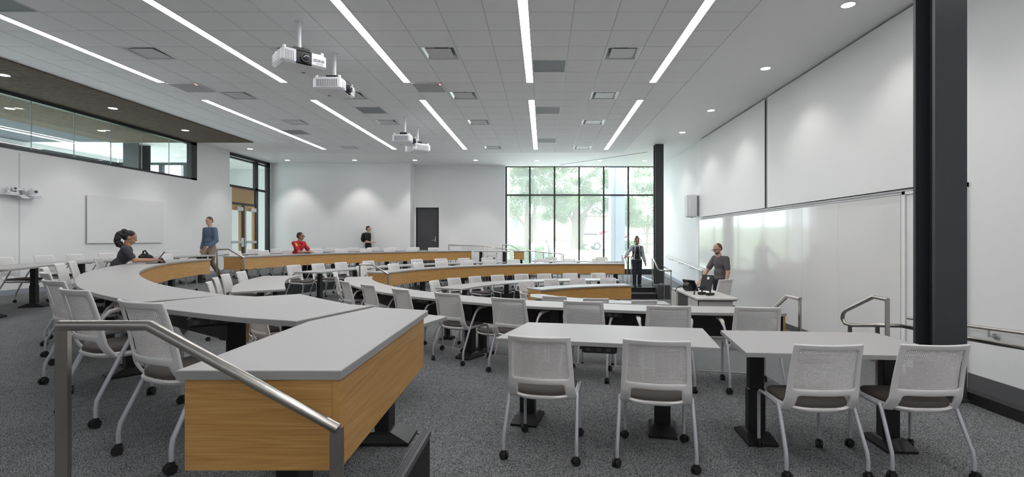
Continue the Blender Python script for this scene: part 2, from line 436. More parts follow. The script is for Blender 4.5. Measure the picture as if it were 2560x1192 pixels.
# ---- walls
SILL = 1.90 + EYE
mb = MB()
mb.box(XL - 0.15, XL, YF, 15.97, 0, SILL); mb.box(XL - 0.15, XL, YF, 5.0, SILL, ZC); mb.box(XL - 0.15, XL, 15.97, 17.66, 0, ZC)
mb.box(XL - 0.15, XL, 17.66, 17.78, 0, SILL - 0.02)
wl = struct('wall_left', mb, ['wall'])
for y in (10.57,):
    mb = MB(); mb.box(XL, XL + 0.004, y - 0.012, y + 0.012, Z2, SILL - 0.05); mb.build('wall_joint', ['grid_bar'], wl)
mb = MB(); mb.box(XL, XL + 0.012, YF, 17.7, Z2, Z2 + 0.11); struct('baseboard_left', mb, ['base_trim'])
mb = MB()
mb.box(XL, -5.50, YB1, YB1 + 0.2, 0, ZC); mb.box(-5.5, -5.47, YB1, YB2, 0, ZC)
mb.box(-5.47, -5.40, YB2, YB2 + 0.2, 0, ZC); mb.box(-4.44, -1.72, YB2, YB2 + 0.2, 0, ZC); mb.box(-5.40, -4.44, YB2, YB2 + 0.2, 1.345 + EYE, ZC); mb.box(-5.40, -4.44, YB2, YB2 + 0.2, 0, Z2)
mb.box(-1.72, -1.64, YB2, YW + 0.05, 0, ZC)
struct('wall_back', mb, ['wall'])
mb = MB(); mb.box(XL, -5.48, YB1 - 0.012, YB1, Z2, Z2 + 0.11); mb.box(-5.4 + 0.96, -1.7, YB2 - 0.012, YB2, Z1, Z2 + 0.11); struct('baseboard_back', mb, ['base_trim'])
mb = MB(); mb.box(XR, XR + 0.2, YF, YW + 0.1, -0.1, ZC)
wr = struct('wall_right', mb, ['wall'])
mb = MB(); mb.box(XR - 0.014, XR, 1.0, 6.3, 0, 0.28); mb.box(XR - 0.014, XR, 6.3, 14.9, 0, 0.11); struct('baseboard_right', mb, ['dark_trim'])
mb = MB()
mb.add([(XR - 0.016, 14.9, 0), (XR - 0.016, 14.9, 0.13), (XR - 0.016, 19.95, Z1 + 0.13), (XR - 0.016, 21.2, Z1 + 0.13), (XR - 0.016, 21.2, Z1), (XR - 0.016, 19.95, Z1),
        (XR, 14.9, 0), (XR, 14.9, 0.13), (XR, 19.95, Z1 + 0.13), (XR, 21.2, Z1 + 0.13), (XR, 21.2, Z1), (XR, 19.95, Z1)],
       [(0, 1, 2, 5), (5, 2, 3, 4), (1, 7, 8, 2), (2, 8, 9, 3), (0, 6, 7, 1), (4, 3, 9, 10)])
struct('trim_3', mb, ['base_trim'])
mb = MB(); mb.box(XL - 0.2, XR + 0.2, YF - 0.2, YF, 0, ZC); struct('wall_front', mb, ['wall'])
# raised ramp side curb beyond the far column
mb = MB(); mb.add([(3.78, 15.9, 0.0), (3.86, 15.9, 0.0), (3.86, 20.0, 0.0), (3.78, 20.0, 0.0), (3.78, 15.9, Z1 + 0.06), (3.86, 15.9, Z1 + 0.06), (3.86, 20.0, Z1 + 0.06), (3.78, 20.0, Z1 + 0.06)],
                  [(4, 5, 6, 7), (0, 1, 5, 4), (1, 2, 6, 5), (2, 3, 7, 6), (3, 0, 4, 7)])
struct('trim_4', mb, ['base_trim'])

# ---- columns
def column(name, label, x, y, w, d, z0):
    t = thing(name, label, 'column', (x, y, z0))
    h = ZC - z0
    mb = MB(); mb.box(0, w, 0, 0.032, 0, h); mb.build('flange', ['column'], t)
    mb = MB(); mb.box(0, w, d - 0.032, d, 0, h); mb.build('flange', ['column'], t)
    mb = MB(); mb.box(w / 2 - 0.012, w / 2 + 0.012, 0.032, d - 0.032, 0, h); mb.build('web', ['column'], t)
    mb = MB(); mb.box(-0.02, w + 0.02, -0.02, d + 0.02, 0, 0.03); mb.build('base_plate', ['column'], t)
    return t
column('steel_column', 'tall charcoal steel column standing close to the camera on the right', 3.60, 4.55, 0.295, 0.27, Z1)
column('steel_column', 'charcoal steel column at the top of the steps by the window', 3.655, 16.2, 0.275, 0.27, Z1)

# ---- window wall at the far end
FT = 0.055
def bars(mb, xs, zs, y0, y1, fr=0.03):
    pass
wt = bpy.data.objects.new('window_1', None); COL.objects.link(wt); wt['kind'] = 'structure'
wx = [-1.64 + i * 1.0535 for i in range(7)]
wx[-1] = XR
zb = -1.27 + EYE
for i, x in enumerate(wx):
    mb = MB(); mb.box(x - 0.03 if i else x, x + 0.03 if i else x + 0.07, YW - 0.09, YW + 0.06, Z1, ZC); mb.build('mullion', ['frame'], wt)
for i in range(6):
    for (za, zz) in ((zb, 1.893 + EYE - 0.03), (1.893 + EYE + 0.03, ZC - 0.03)):
        mb = MB(); mb.box(wx[i] + 0.03, wx[i + 1] - 0.03, YW - 0.006, YW + 0.006, za, zz); mb.build('pane', ['window_glass'], wt)
mb = MB(); mb.box(-1.64, XR, YW - 0.07, YW + 0.05, 1.893 + EYE - 0.03, 1.893 + EYE + 0.03); mb.build('transom', ['frame'], wt)
mb = MB(); mb.box(-1.64, XR, YW - 0.08, YW + 0.05, ZC - 0.03, ZC); mb.build('head', ['frame'], wt)
mb = MB(); mb.box(-1.64, XR, YW - 0.12, YW + 0.08, 0.0, zb); mb.build('sill', ['frame'], wt)

# ---- clerestory in the left wall
wt = bpy.data.objects.new('window_2', None); COL.objects.link(wt); wt['kind'] = 'structure'
mb = MB(); mb.box(XL - 0.12, XL + 0.015, 5.0, 15.97, SILL, SILL + 0.055); mb.build('sill', ['frame'], wt)
mb = MB(); mb.box(XL - 0.12, XL + 0.015, 5.0, 15.97, ZC - 0.10, ZC); mb.build('head', ['frame'], wt)
mb = MB(); mb.box(XL - 0.14, XL + 0.015, 15.72, 15.97, SILL, ZC); mb.build('jamb', ['frame'], wt)
gy = [5.0, 5.87, 6.87, 7.87, 8.87, 9.87, 10.87, 11.86, 12.87, 13.86, 14.87, 15.72]
for i in range(len(gy) - 1):
    mb = MB(); mb.box(XL - 0.065, XL - 0.053, gy[i] + 0.006, gy[i + 1] - 0.006, SILL + 0.05, ZC - 0.10); mb.build('pane', ['glass'], wt)
    if i:
        mb = MB(); mb.box(XL - 0.068, XL - 0.05, gy[i] - 0.005, gy[i] + 0.005, SILL + 0.05, ZC - 0.10); mb.build('joint', ['vent_grey'], wt)

# ---- glazed entrance with double door, left back corner
wt = bpy.data.objects.new('window_3', None); COL.objects.link(wt); wt['kind'] = 'structure'
sx0, sx1 = XL - 0.11, XL - 0.01
def sf(name, y0, y1, z0, z1, m='frame', a=sx0, b=sx1, parent=None):
    mb = MB(); mb.box(a, b, y0, y1, z0 + EYE, z1 + EYE); return mb.build(name, [m], parent or wt)
sf('head', 17.66, 20.30, 3.02, 3.118); sf('head', 17.66, 20.30, 2.93, 2.985)
sf('mullion', 19.24, 19.44, -1.17, 3.02); sf('mullion', 20.07, 20.30, -1.17, 3.118)
sf('transom', 17.66, 20.07, 1.89, 1.97); sf('transom', 17.70, 19.30, 1.27, 1.35)
sf('mullion', 18.40, 18.56, -1.17, 1.27)
for (y0, y1, z0, z1) in ((17.6, 19.24, 1.97, 2.93), (19.44, 20.07, 1.97, 2.93), (19.44, 20.07, -1.17, 1.89)):
    sf('pane', y0, y1, z0, z1, 'glass', XL - 0.066, XL - 0.054)
mb = MB(); mb.box(XL - 0.08, XL - 0.045, 17.66, 19.24, 1.35 + EYE, 1.89 + EYE)
p = mb.build('transom_panel', ['oak_door'], wt)
def leaf(name, y0, y1, hinge):
    d = bpy.data.objects.new(name, None); COL.objects.link(d); d['kind'] = 'structure'
    a, b = XL - 0.075, XL - 0.03
    zb_, zt_ = -1.165, 1.27
    st = 0.13
    for (ya, yb, za, zz) in ((y0, y0 + st, zb_, zt_), (y1 - st, y1, zb_, zt_), (y0 + st, y1 - st, zt_ - 0.2, zt_), (y0 + st, y1 - st, zb_, zb_ + 0.25)):
        mb = MB(); mb.box(a, b, ya, yb, za + EYE, zz + EYE); mb.build('stile' if ya == y0 or yb == y1 else 'rail', ['oak_door'], d)
    sf('pane', y0 + st, y1 - st, zb_ + 0.25, zt_ - 0.2, 'glass', XL - 0.058, XL - 0.048, d)
    bar = sf('crash_bar', y0 + 0.03, y1 - 0.03, -0.15, -0.06, 'alu', XL + 0.0, XL + 0.06, d)
    yy = y1 if hinge < 0 else y0
    sf('bar_bracket', yy - 0.06, yy + 0.06, -0.28, 0.05, 'alu', XL - 0.03, XL + 0.03, d)
    sf('door_closer', (y0 + y1) / 2 - 0.03, y1 - 0.02, 1.05, 1.19, 'alu', XL - 0.03, XL + 0.05, d)
    return d
leaf('door_1', 17.70, 18.40, -1); leaf('door_2', 18.56, 19.24, 1)
# grey door in the back wall
d = bpy.data.objects.new('door_3', None); COL.objects.link(d); d['kind'] = 'structure'
zt_ = 1.345 + EYE
for (x0, x1, z0, z1) in ((-5.40, -5.35, Z2, zt_), (-4.49, -4.44, Z2, zt_), (-5.40, -4.44, zt_ - 0.05, zt_)):
    mb = MB(); mb.box(x0, x1, YB2 - 0.02, YB2 + 0.14, z0, z1); mb.build('door_frame', ['frame'], d)
mb = MB(); mb.box(-5.35, -4.49, YB2 + 0.02, YB2 + 0.065, Z2 + 0.01, zt_ - 0.05); mb.build('door_panel', ['charcoal'], d)
mb = MB(); mb.box(-4.60, -4.56, YB2 - 0.0, YB2 + 0.02, -0.13 + EYE, 0.12 + EYE); h_ = mb.build('lock_plate', ['chrome'], d)
mb = MB(); mb.tube([(-4.58, YB2 + 0.0, -0.05 + EYE), (-4.58, YB2 - 0.06, -0.05 + EYE), (-4.72, YB2 - 0.06, -0.05 + EYE)], 0.012, 8); mb.build('handle', ['chrome'], d)
# white flush door in the right wall beside the near column
d = bpy.data.objects.new('door_4', None); COL.objects.link(d); d['kind'] = 'structure'
for (y0, y1, z0, z1) in ((5.76, 5.82, 0.0, 0.665 + EYE), (6.74, 6.80, 0.0, 0.665 + EYE), (5.76, 6.80, 0.61 + EYE, 0.665 + EYE)):
    mb = MB(); mb.box(XR - 0.03, XR + 0.02, y0, y1, z0, z1); mb.build('door_frame', ['wall'], d)
mb = MB(); mb.box(XR - 0.012, XR + 0.02, 5.83, 6.73, 0.02, 0.60 + EYE); mb.build('door_panel', ['board'], d)

# ================================================================== CEILING
GX0, GY0, TS = 0.405, 6.784, 0.6096
def gx(k): return GX0 + k * TS
def gy_(k): return GY0 + k * TS
TX0, TX1, TY1 = gx(-16) + 0.05, gx(4), gy_(18)
mb = MB()
mb.box(TX0, TX1, YF, TY1, ZC + 0.17, ZC + 0.2, 0)                 # deck above the tiles
mb.box(TX1, XR + 0.1, YF, YW + 0.1, ZC, ZC + 0.1, 1)               # plain strip along the right wall
mb.box(TX0, TX1, TY1, YW + 0.1, ZC, ZC + 0.1, 1)
mb.box(XL - 0.2, TX0, 15.87, YB1 + 0.2, ZC, ZC + 0.1, 1)
mb.box(XL - 0.2, TX0, YB1 + 0.2, YW + 0.1, ZC, ZC + 0.1, 1)
mb.box(XL - 6.0, TX0, YF, 15.87, ZC + 0.05, ZC + 0.1, 2)
ceil = struct('ceiling', mb, ['grid_bar', 'gypsum', 'black'])
strips_k = [3, -1, -5, -9, -13]
for k in range(-15, 4):
    mb = MB(); mb.box(gx(k) - 0.011, gx(k) + 0.011, YF, TY1, ZC + 0.002, ZC + 0.008); mb.build('grid_runner', ['grid_bar'], ceil)
for k in range(-17, 18):
    mb = MB(); mb.box(TX0, TX1, gy_(k) - 0.011, gy_(k) + 0.011, ZC + 0.0025, ZC + 0.0085); mb.build('grid_runner', ['grid_bar'], ceil)
special = set()
DIFF = [(c, r) for c in (-12, -8, -4, 1) for r in (2, 6, 10, 16)]
RET = [(-1, 3), (-1, 8), (-1, 14), (-8, 8), (-13, 12), (-13, -1)]
MIC = [(-5, 5), (-13, 5)]
special = set(DIFF) | set(RET) | set(MIC)
tile_me = MB().cbox(-TS / 2 + 0.007, TS / 2 - 0.007, -TS / 2 + 0.007, TS / 2 - 0.007, 0, 0.02, 0.002).mesh('ceiling_tile', ['tile'])
w_ = TS - 0.14
narrow_me = MB().cbox(-TS / 2 + 0.007, -TS / 2 + 0.007 + w_ - 0.004, -TS / 2 + 0.007, TS / 2 - 0.007, 0, 0.02, 0.002).mesh('ceiling_tile', ['tile'])
edge_me = MB().cbox(-TS / 2 + 0.055, TS / 2 - 0.007, -TS / 2 + 0.007, TS / 2 - 0.007, 0, 0.02, 0.002).mesh('ceiling_tile', ['tile'])
rest = MB(); cand = []
for c in range(-16, 4):
    for r in range(-17, 18):
        if (c, r) in special: continue
        x, y = gx(c) + TS / 2, gy_(r) + TS / 2
        lit = (c + 1) in strips_k and ((-17 <= r < -7 and c >= -2) or -5 <= r < 5 or 7 <= r < 17)
        px = 1359 + 1237 * x / y if y > 0.5 else -999
        py = 598 - 1237 * 3.118 / y if y > 0.5 else -999
        vis = 0 < px < 2560 and py > -8
        area = (1237 / max(y, .5)) ** 2 / max(y, .5) if vis else -y - 100
        cand.append((area, c, r, lit))
cand.sort(reverse=True)
for n, (a, c, r, lit) in enumerate(cand):
    x, y = gx(c) + TS / 2, gy_(r) + TS / 2
    if n < 298 and a > 0:
        inst('ceiling_tile', narrow_me if lit else (edge_me if c == -16 else tile_me), ceil, (x, y, ZC - 0.003))
    else:
        xa = x - TS / 2 + (0.055 if c == -16 else 0.007); xb = x + TS / 2 - 0.007 - (0.135 if lit else 0)
        rest.box(xa, xb, y - TS / 2 + 0.007, y + TS / 2 - 0.007, ZC - 0.003, ZC + 0.017)
o = rest.build('distant_tiles', ['tile'], ceil); o['kind'] = 'stuff'
# edge angle along the plain strip
mb = MB(); mb.box(TX1 - 0.004, TX1 + 0.006, YF, TY1, ZC - 0.004, ZC + 0.002); mb.box(TX0, TX1, TY1 - 0.004, TY1 + 0.006, ZC - 0.004, ZC + 0.002); mb.build('edge_angle', ['grid_bar'], ceil)

# linear lights
names = ['rightmost', 'second from the right', 'middle', 'second from the left', 'leftmost']
for i, k in enumerate(strips_k):
    for j, (r0, r1, wh) in enumerate(((-17, -7, 'added_fill'), (-5, 5, 'near'), (7, 17, 'far'))):
        if wh == 'added_fill' and k < -1: continue  # first group: unseen strips behind the camera, added to brighten the foreground
        x1 = gx(k) - 0.004
        t = thing('linear_light', f'{names[i]} long white recessed ceiling light in the {wh} row', 'light', (x1 - 0.064, (gy_(r0) + gy_(r1)) / 2, ZC), 0, 'linear ceiling lights')
        L = (r1 - r0) * TS - 0.03
        mb = MB(); mb.box(-0.0625, 0.0625, -L / 2, L / 2, -0.006, 0.004); mb.build('lens', ['strip_light'], t)
        mb = MB()
        for s in (-1, 1): mb.box(s * 0.066 - 0.0025, s * 0.066 + 0.0025, -L / 2 - 0.006, L / 2 + 0.006, -0.008, 0.006)
        for s in (-1, 1): mb.box(-0.068, 0.068, s * (L / 2 + 0.003) - 0.003, s * (L / 2 + 0.003) + 0.003, -0.008, 0.006)
        mb.build('trim_frame', ['grid_bar'], t)
# air diffusers
colname = {-12: 'far left', -8: 'centre left', -4: 'centre', 1: 'right'}
def ringbox(mb, o, i, z0, z1, zi, mi=0):
    """square collar from outer half o (at z0) to inner half i (at z1)"""
    A = [(-o, -o, z0), (o, -o, z0), (o, o, z0), (-o, o, z0)]
    B = [(-i, -i, z1), (i, -i, z1), (i, i, z1), (-i, i, z1)]
    C = [(-i, -i, zi), (i, -i, zi), (i, i, zi), (-i, i, zi)]
    D = [(-o, -o, zi), (o, -o, zi), (o, o, zi), (-o, o, zi)]
    mb.loft([D, A, B, C], caps=False, mi=mi)
df = MB(); ringbox(df, 0.298, 0.265, -0.004, -0.002, 0.10); df_frame = df.mesh('frame', ['white_plastic'])
df = MB(); ringbox(df, 0.264, 0.15, 0.0, 0.10, 0.14); df_cone = df.mesh('cone', ['alu'])
df_plq = MB().cbox(-0.20, 0.20, -0.20, 0.20, 0.0, 0.012, 0.003).mesh('plaque', ['diffuser'])
df_duct = MB().cyl((0, 0, 0.12), 0.13, 0.02, 20).mesh('duct', ['black'])
df_clip = MB().box(-0.012, 0.012, -0.02, 0.02, 0.0, 0.09).mesh('hanger', ['alu'])
for (c, r) in DIFF:
    n = (2, 6, 10, 16).index(r)
    t = thing('air_diffuser', f'square ceiling air diffuser, {ORD[n]} from the camera in the {colname[c]} column', 'air vent', (gx(c) + TS / 2, gy_(r) + TS / 2, ZC), 0, 'ceiling air diffusers')
    inst('frame', df_frame, t); inst('cone', df_cone, t); inst('plaque', df_plq, t); inst('duct', df_duct, t)
    for s in (-1, 1): inst('hanger', df_clip, t, (s * 0.17, 0.12, 0.012))
gr = MB(); ringbox(gr, 0.300, 0.285, -0.004, -0.002, 0.02); g_fr = gr.mesh('frame', ['grid_bar'])
gr = MB(); gr.box(-0.285, 0.285, -0.285, 0.285, 0.004, 0.02); g_pl = gr.mesh('perforated_face', ['return_grille'])
for n, (c, r) in enumerate(RET):
    lab = ['grey return grille beside the near end of the centre light', 'pale return grille beside the middle of the far centre light', 'pale return grille near the window end of the ceiling',
           'grey return grille behind the near projectors', 'grey return grille by the far leftmost light', 'dark return grille in the top left corner of the view'][n]
    t = thing('return_grille', lab, 'air vent', (gx(c) + TS / 2, gy_(r) + TS / 2, ZC - 0.002))
    inst('frame', g_fr, t); inst('perforated_face', g_pl, t)
for n, (c, r) in enumerate(MIC):
    t = thing('microphone_panel', ['flat grey ceiling microphone panel with red light near the centre', 'flat grey ceiling microphone panel with red light on the left'][n], 'microphone', (gx(c) + TS / 2, gy_(r) + TS / 2, ZC))
    mb = MB(); mb.cbox(-0.295, 0.295, -0.295, 0.295, -0.022, 0.004, 0.004); mb.build('housing', ['white_plastic'], t)
    mb = MB(); mb.box(-0.28, 0.28, -0.28, 0.28, -0.024, -0.0215); mb.build('grille', ['mic_grey'], t)
    mb = MB(); mb.box(0.255, 0.272, -0.28, -0.20, -0.0255, -0.0235); mb.build('status_light', ['led_red'], t)
# slot diffuser in the plain ceiling by the window
t = thing('slot_diffuser', 'thin diagonal slot diffuser in the plain ceiling by the window', 'air vent', (2.2, 19.2, ZC), math.atan2(17.69 - 20.73, 3.70 - 0.69))
mb = MB(); mb.box(-2.13, 2.13, 0.02, 0.055, -0.006, 0.002); mb.build('white_rim', ['white_plastic'], t)
mb = MB(); mb.box(-2.13, 2.13, -0.02, 0.018, -0.006, 0.002); mb.build('slot', ['black'], t)

# downlights
dl_ring = MB()
rg = lambda rad, z: [(rad * math.cos(2 * math.pi * j / 24), rad * math.sin(2 * math.pi * j / 24), z) for j in range(24)]
dl_ring.loft([rg(0.098, 0.0), rg(0.098, -0.005), rg(0.083, -0.006), rg(0.08, 0.0)], caps=False)
dl_ring = dl_ring.mesh('trim_ring', ['white_plastic'], True)
dl_lens = MB().cyl((0, 0, -0.002), 0.080, 0.004, 24).mesh('lens', ['downlight_lens'])
def downlight(x, y, label, power=SPOT_W, ang=84, blend=0.6, group=None, z=ZC):
    t = thing('downlight', label, 'light', (x, y, z), 0, group)
    inst('trim_ring', dl_ring, t); inst('lens', dl_lens, t)
    if power:
        L = bpy.data.lights.new('lamp', 'SPOT'); L.energy = power; L.spot_size = R(ang); L.spot_blend = blend
        L.shadow_soft_size = 0.06; L.color = (1.0, 0.97, 0.93)
        lo = bpy.data.objects.new('lamp', L); COL.objects.link(lo); lo.parent = t; lo.location = (0, 0, -0.03)
for n, y in enumerate((1.7, 4.15, 6.58, 9.03, 11.97, 14.44, 17.2)):
    downlight(4.05, y, f'small round downlight, {ORD[n]} from the camera above the right wall', power=SPOT_W * 0.62, ang=112, group='downlights along the right wall')
for n, (x, y) in enumerate(((-10.1, 19.5), (-7.45, 19.5), (-5.07, 19.5), (-2.68, 19.53), (-0.27, 19.57), (2.23, 19.6), (4.03, 19.7))):
    downlight(x, y, f'small round downlight, {ORD[n]} from the left along the back of the room', power=SPOT_W * 1.6, group='downlights along the back')
for n, y in enumerate((4.6, 6.95, 9.3, 11.66, 14.02)):
    downlight(-10.15, y, f'small round downlight, {ORD[n]} from the camera in the wooden soffit', power=SPOT_W * 0.8, group='downlights in the wooden soffit', z=ZC - 0.03)
downlight(-10.12, 17.06, 'small round downlight in plain ceiling past the wooden soffit end')

# wooden slat soffit: slats run across, too fine to pick apart
mb = MB(); y = YF
while y < 15.83:
    mb.box(XL - 2.65, TX0 + 0.01, y, y + 0.033, ZC - 0.03, ZC + 0.03); y += 0.05
o = mb.build('wooden_soffit', ['slat']); tag(o, 'brown slatted wooden soffit along the upper left of the room', 'soffit', kind='stuff')
# room seen through the clerestory
LX, LY = -16.6, 19.3
mb = MB()
mb.box(LX - 0.1, XL - 2.65, YF, 15.85, ZC, ZC + 0.1, 1); mb.box(LX - 0.1, XL - 0.2, 15.88, LY + 0.1, ZC, ZC + 0.1, 0); mb.box(-14.3, XL - 0.2, LY + 0.1, 22.1, ZC, ZC + 0.1, 0)
struct('ceiling.001', mb, ['gypsum', 'dark_ceiling'])
mb = MB(); mb.box(LX - 0.2, XL - 0.2, YF, LY + 0.1, Z2 - 0.15, Z2); mb.box(-14.3, XL - 0.2, LY + 0.1, 22.1, Z2 - 0.15, Z2); struct('floor.006', mb, ['concrete'])
mb = MB(); mb.box(-14.3, XL - 0.16, 22, 22.1, Z2, ZC); mb.box(-14.3, -14.2, LY + 0.2, 22, Z2, ZC); mb.box(LX - 0.1, XL - 0.15, YF - 0.1, YF, Z2, ZC)
struct('wall_corridor', mb, ['wall'])
wt = bpy.data.objects.new('window_4', None); COL.objects.link(wt); wt['kind'] = 'structure'
mb = MB(); mb.box(LX - 0.1, LX, YF, LY, 2.90 + EYE, 2.99 + EYE); mb.build('transom', ['frame'], wt)
mb = MB(); mb.box(LX - 0.1, LX, YF, LY, Z2, Z2 + 0.9); mb.build('apron', ['wall'], wt)
mb = MB(); mb.box(LX - 0.08, LX - 0.02, YF, LY, 2.99 + EYE, ZC); mb.build('upper_panel', ['gypsum'], wt)
for k in range(16):
    y = 19.3 - k * 1.02
    mb = MB(); mb.box(LX - 0.12, LX + 0.02, y - 0.07, y + 0.07, Z2, 2.92 + EYE); mb.build('mullion', ['frame'], wt)
    if k < 15:
        mb = MB(); mb.box(LX - 0.06, LX - 0.05, y - 0.95, y - 0.07, Z2 + 0.9, 2.90 + EYE); mb.build('pane', ['glass'], wt)
wt = bpy.data.objects.new('window_5', None); COL.objects.link(wt); wt['kind'] = 'structure'
mb = MB(); mb.box(LX, -14.2, LY, LY + 0.1, 2.90 + EYE, 2.99 + EYE); mb.build('transom', ['frame'], wt)
mb = MB(); mb.box(LX, -13.3, LY + 0.02, LY + 0.08, 2.99 + EYE, ZC); mb.build('upper_panel', ['gypsum'], wt)
xs_ = [-16.55, -15.75, -14.93, -13.96, -13.3]
for i, x in enumerate(xs_):
    mb = MB(); mb.box(x - 0.07, x + 0.07, LY - 0.02, LY + 0.12, Z2, 2.92 + EYE); mb.build('mullion', ['frame'], wt)
    if i:
        mb = MB(); mb.box(xs_[i - 1] + 0.07, x - 0.07, LY + 0.04, LY + 0.05, Z2, 2.90 + EYE); mb.build('pane', ['glass'], wt)
mb = MB(); mb.box(-14.2, -13.3, LY, LY + 0.1, 2.90 + EYE, 2.99 + EYE); mb.build('transom', ['frame'], wt)
column('steel_column', 'charcoal steel column seen through the upper left glass', -13.6, 16.0, 0.5, 0.5, Z2)
for n, (x, y0, y1) in enumerate(((-15.25, 5, 17.1),)):
    t = thing('linear_light', ['long white ceiling light seen through the upper left glass', 'farther long white ceiling light seen through the left glass'][n], 'light', (x, (y0 + y1) / 2, ZC))
    mb = MB(); mb.box(-0.06, 0.06, -(y1 - y0) / 2, (y1 - y0) / 2, -0.006, 0.002); mb.build('lens', ['strip_light'], t)
    mb = MB()
    for s in (-1, 1): mb.box(s * 0.065 - 0.003, s * 0.065 + 0.003, -(y1 - y0) / 2, (y1 - y0) / 2, -0.008, 0.002)
    mb.build('trim_frame', ['grid_bar'], t)
for n, (x, y) in enumerate(((-12.6, 9.3), (-12.6, 11.68), (-12.57, 14.07))):
    downlight(x, y, f'small round downlight behind the upper left glass, {ORD[n]} from the camera', power=25, z=ZC - 0.03)
downlight(-12.2, 18.9, 'added unseen downlight lighting the corridor behind the glass entrance', power=60)  # extra lamp out of view, added to light the corridor
for n, (x, y) in enumerate(((-14.4, 17.2), (-13.6, 18.4), (-15.3, 18.4), (-16.1, 17.2))):
    downlight(x, y, f'small round downlight in the lobby ceiling, {ORD[n]} nearest the glass', power=8)
# ================================================================== WALL FITTINGS
def board(label, y0, y1):
    t = thing('projection_board', label, 'board', (XR, (y0 + y1) / 2, 0.69 + EYE), 0, 'upper boards on the right wall')
    h = (y1 - y0) / 2; H = 3.118 - 0.69 - 0.03
    mb = MB(); mb.box(-0.075, -0.06, -h, h, 0, H); mb.build('face', ['board'], t)
    mb = MB(); mb.box(-0.06, -0.001, -h + 0.04, h - 0.04, 0.04, H - 0.02); mb.build('core', ['black'], t)
    mb = MB(); mb.box(-0.06, -0.03, -h, h, 0.0, 0.012); mb.build('shadow_gap', ['black'], t)
    return t
board('large white projection board high on the wall beside the near column', 6.15, 10.78)
board('smaller white projection board high on the wall beside the loudspeaker', 10.92, 15.42)
mb = MB(); mb.box(XR - 0.05, XR, 10.80, 10.90, 0.69 + EYE, ZC - 0.01); struct('trim_5', mb, ['vent_grey'])
mb = MB(); mb.box(XR - 0.04, XR, 6.1, 15.5, 0.655 + EYE, 0.675 + EYE); mb.box(XR - 0.02, XR, 6.1, 15.9, 0.62 + EYE, 0.63 + EYE); struct('trim_6', mb, ['white_plastic'])
t = thing('whiteboard_wall', 'glossy white writing wall below the projection boards', 'whiteboard', (XR, 11, 0.12))
ys = [6.85, 8.3, 9.45, 10.95, 12.6, 14.2, 15.72]
for i in range(len(ys) - 1):
    mb = MB(); mb.box(-0.012, -0.001, ys[i] + 0.0015 - 11, ys[i + 1] - 0.0015 - 11, 0, 0.60 + EYE - 0.12); mb.build('panel', ['whiteboard'], t)
mb = MB(); mb.box(-0.016, -0.001, 15.725 - 11, 15.745 - 11, 0, 0.60 + EYE - 0.12); mb.build('edge_trim', ['vent_grey'], t)
# loudspeaker
t = thing('loudspeaker', 'white wall loudspeaker left of the projection boards', 'loudspeaker', (XR, 15.85, 0.70 + EYE))
mb = MB(); mb.cbox(-0.36, -0.07, -0.17, 0.17, 0, 0.73, 0.03); mb.build('cabinet', ['white_plastic'], t, True)
mb = MB(); mb.cbox(-0.385, -0.355, -0.15, 0.15, 0.03, 0.70, 0.01); mb.build('grille', ['diffuser'], t)
mb = MB(); mb.box(-0.075, -0.001, -0.05, 0.05, 0.05, 0.70); mb.build('wall_bracket', ['vent_grey'], t)
mb = MB(); mb.cyl((-0.2, 0.0, -0.006), 0.02, 0.02, 10); mb.build('knob', ['rubber'], t)
# whiteboard on the left wall
t = thing('whiteboard', 'white board hung on the left wall behind the seated woman', 'whiteboard', (XL, 13.3, -0.1 + EYE))
mb = MB(); mb.cbox(0.03, 0.055, -1.21, 1.21, 0, 1.185, 0.004); mb.build('face', ['board'], t)
mb = MB(); mb.box(0.001, 0.03, -1.18, 1.18, 0.03, 1.155); mb.build('backing', ['vent_grey'], t)
# conference cameras on the left wall
def ptz(label, x, y, z, rz, kind):
    t = thing('conference_camera', label, 'camera', (x, y, z), rz, 'wall conference cameras')
    if kind == 0:
        mb = MB(); mb.cbox(-0.09, 0.09, -0.08, 0.09, 0, 0.05, 0.015); mb.build('base', ['white_plastic'], t, True)
        for s in (-1, 1):
            mb = MB(); mb.cyl((s * 0.07, 0, 0.12), 0.05, 0.03, 18, 'X'); mb.box(s * 0.07 - 0.014, s * 0.07 + 0.014, -0.035, 0.035, 0.04, 0.12); mb.build('yoke', ['white_plastic'], t, True)
        mb = MB(); mb.cyl((0, 0.02, 0.13), 0.05, 0.14, 20, 'Y'); mb.build('head', ['white_plastic'], t, True)
        mb = MB(); mb.cyl((0, 0.095, 0.13), 0.022, 0.02, 16, 'Y'); mb.build('lens', ['lens'], t, True)
    else:
        mb = MB(); mb.cbox(-0.10, 0.10, -0.10, 0.10, 0, 0.045, 0.02); mb.build('base', ['white_plastic'], t, True)
        mb = MB(); mb.cyl((0, 0, 0.075), 0.085, 0.08, 24); mb.ball((0, 0, 0.115), (0.085, 0.085, 0.075), 20, 10); mb.build('dome', ['white_plastic'], t, True)
        mb = MB(); mb.cyl((0, 0.078, 0.115), 0.028, 0.03, 16, 'Y'); mb.build('lens', ['lens'], t, True)
    return t
t = thing('camera_shelf', 'white bracket shelf holding cameras on the left wall', 'shelf', (XL, 10.42, 0.92 + EYE))
mb = MB(); mb.box(0.001, 0.22, -0.30, 0.02, 0.0, 0.015); mb.box(0.001, 0.015, -0.30, 0.02, 0.015, 0.12); mb.build('bracket', ['white_plastic'], t)
mb = MB(); mb.box(0.001, 0.26, 0.20, 0.44, -0.03, -0.015); mb.build('bracket', ['white_plastic'], t)
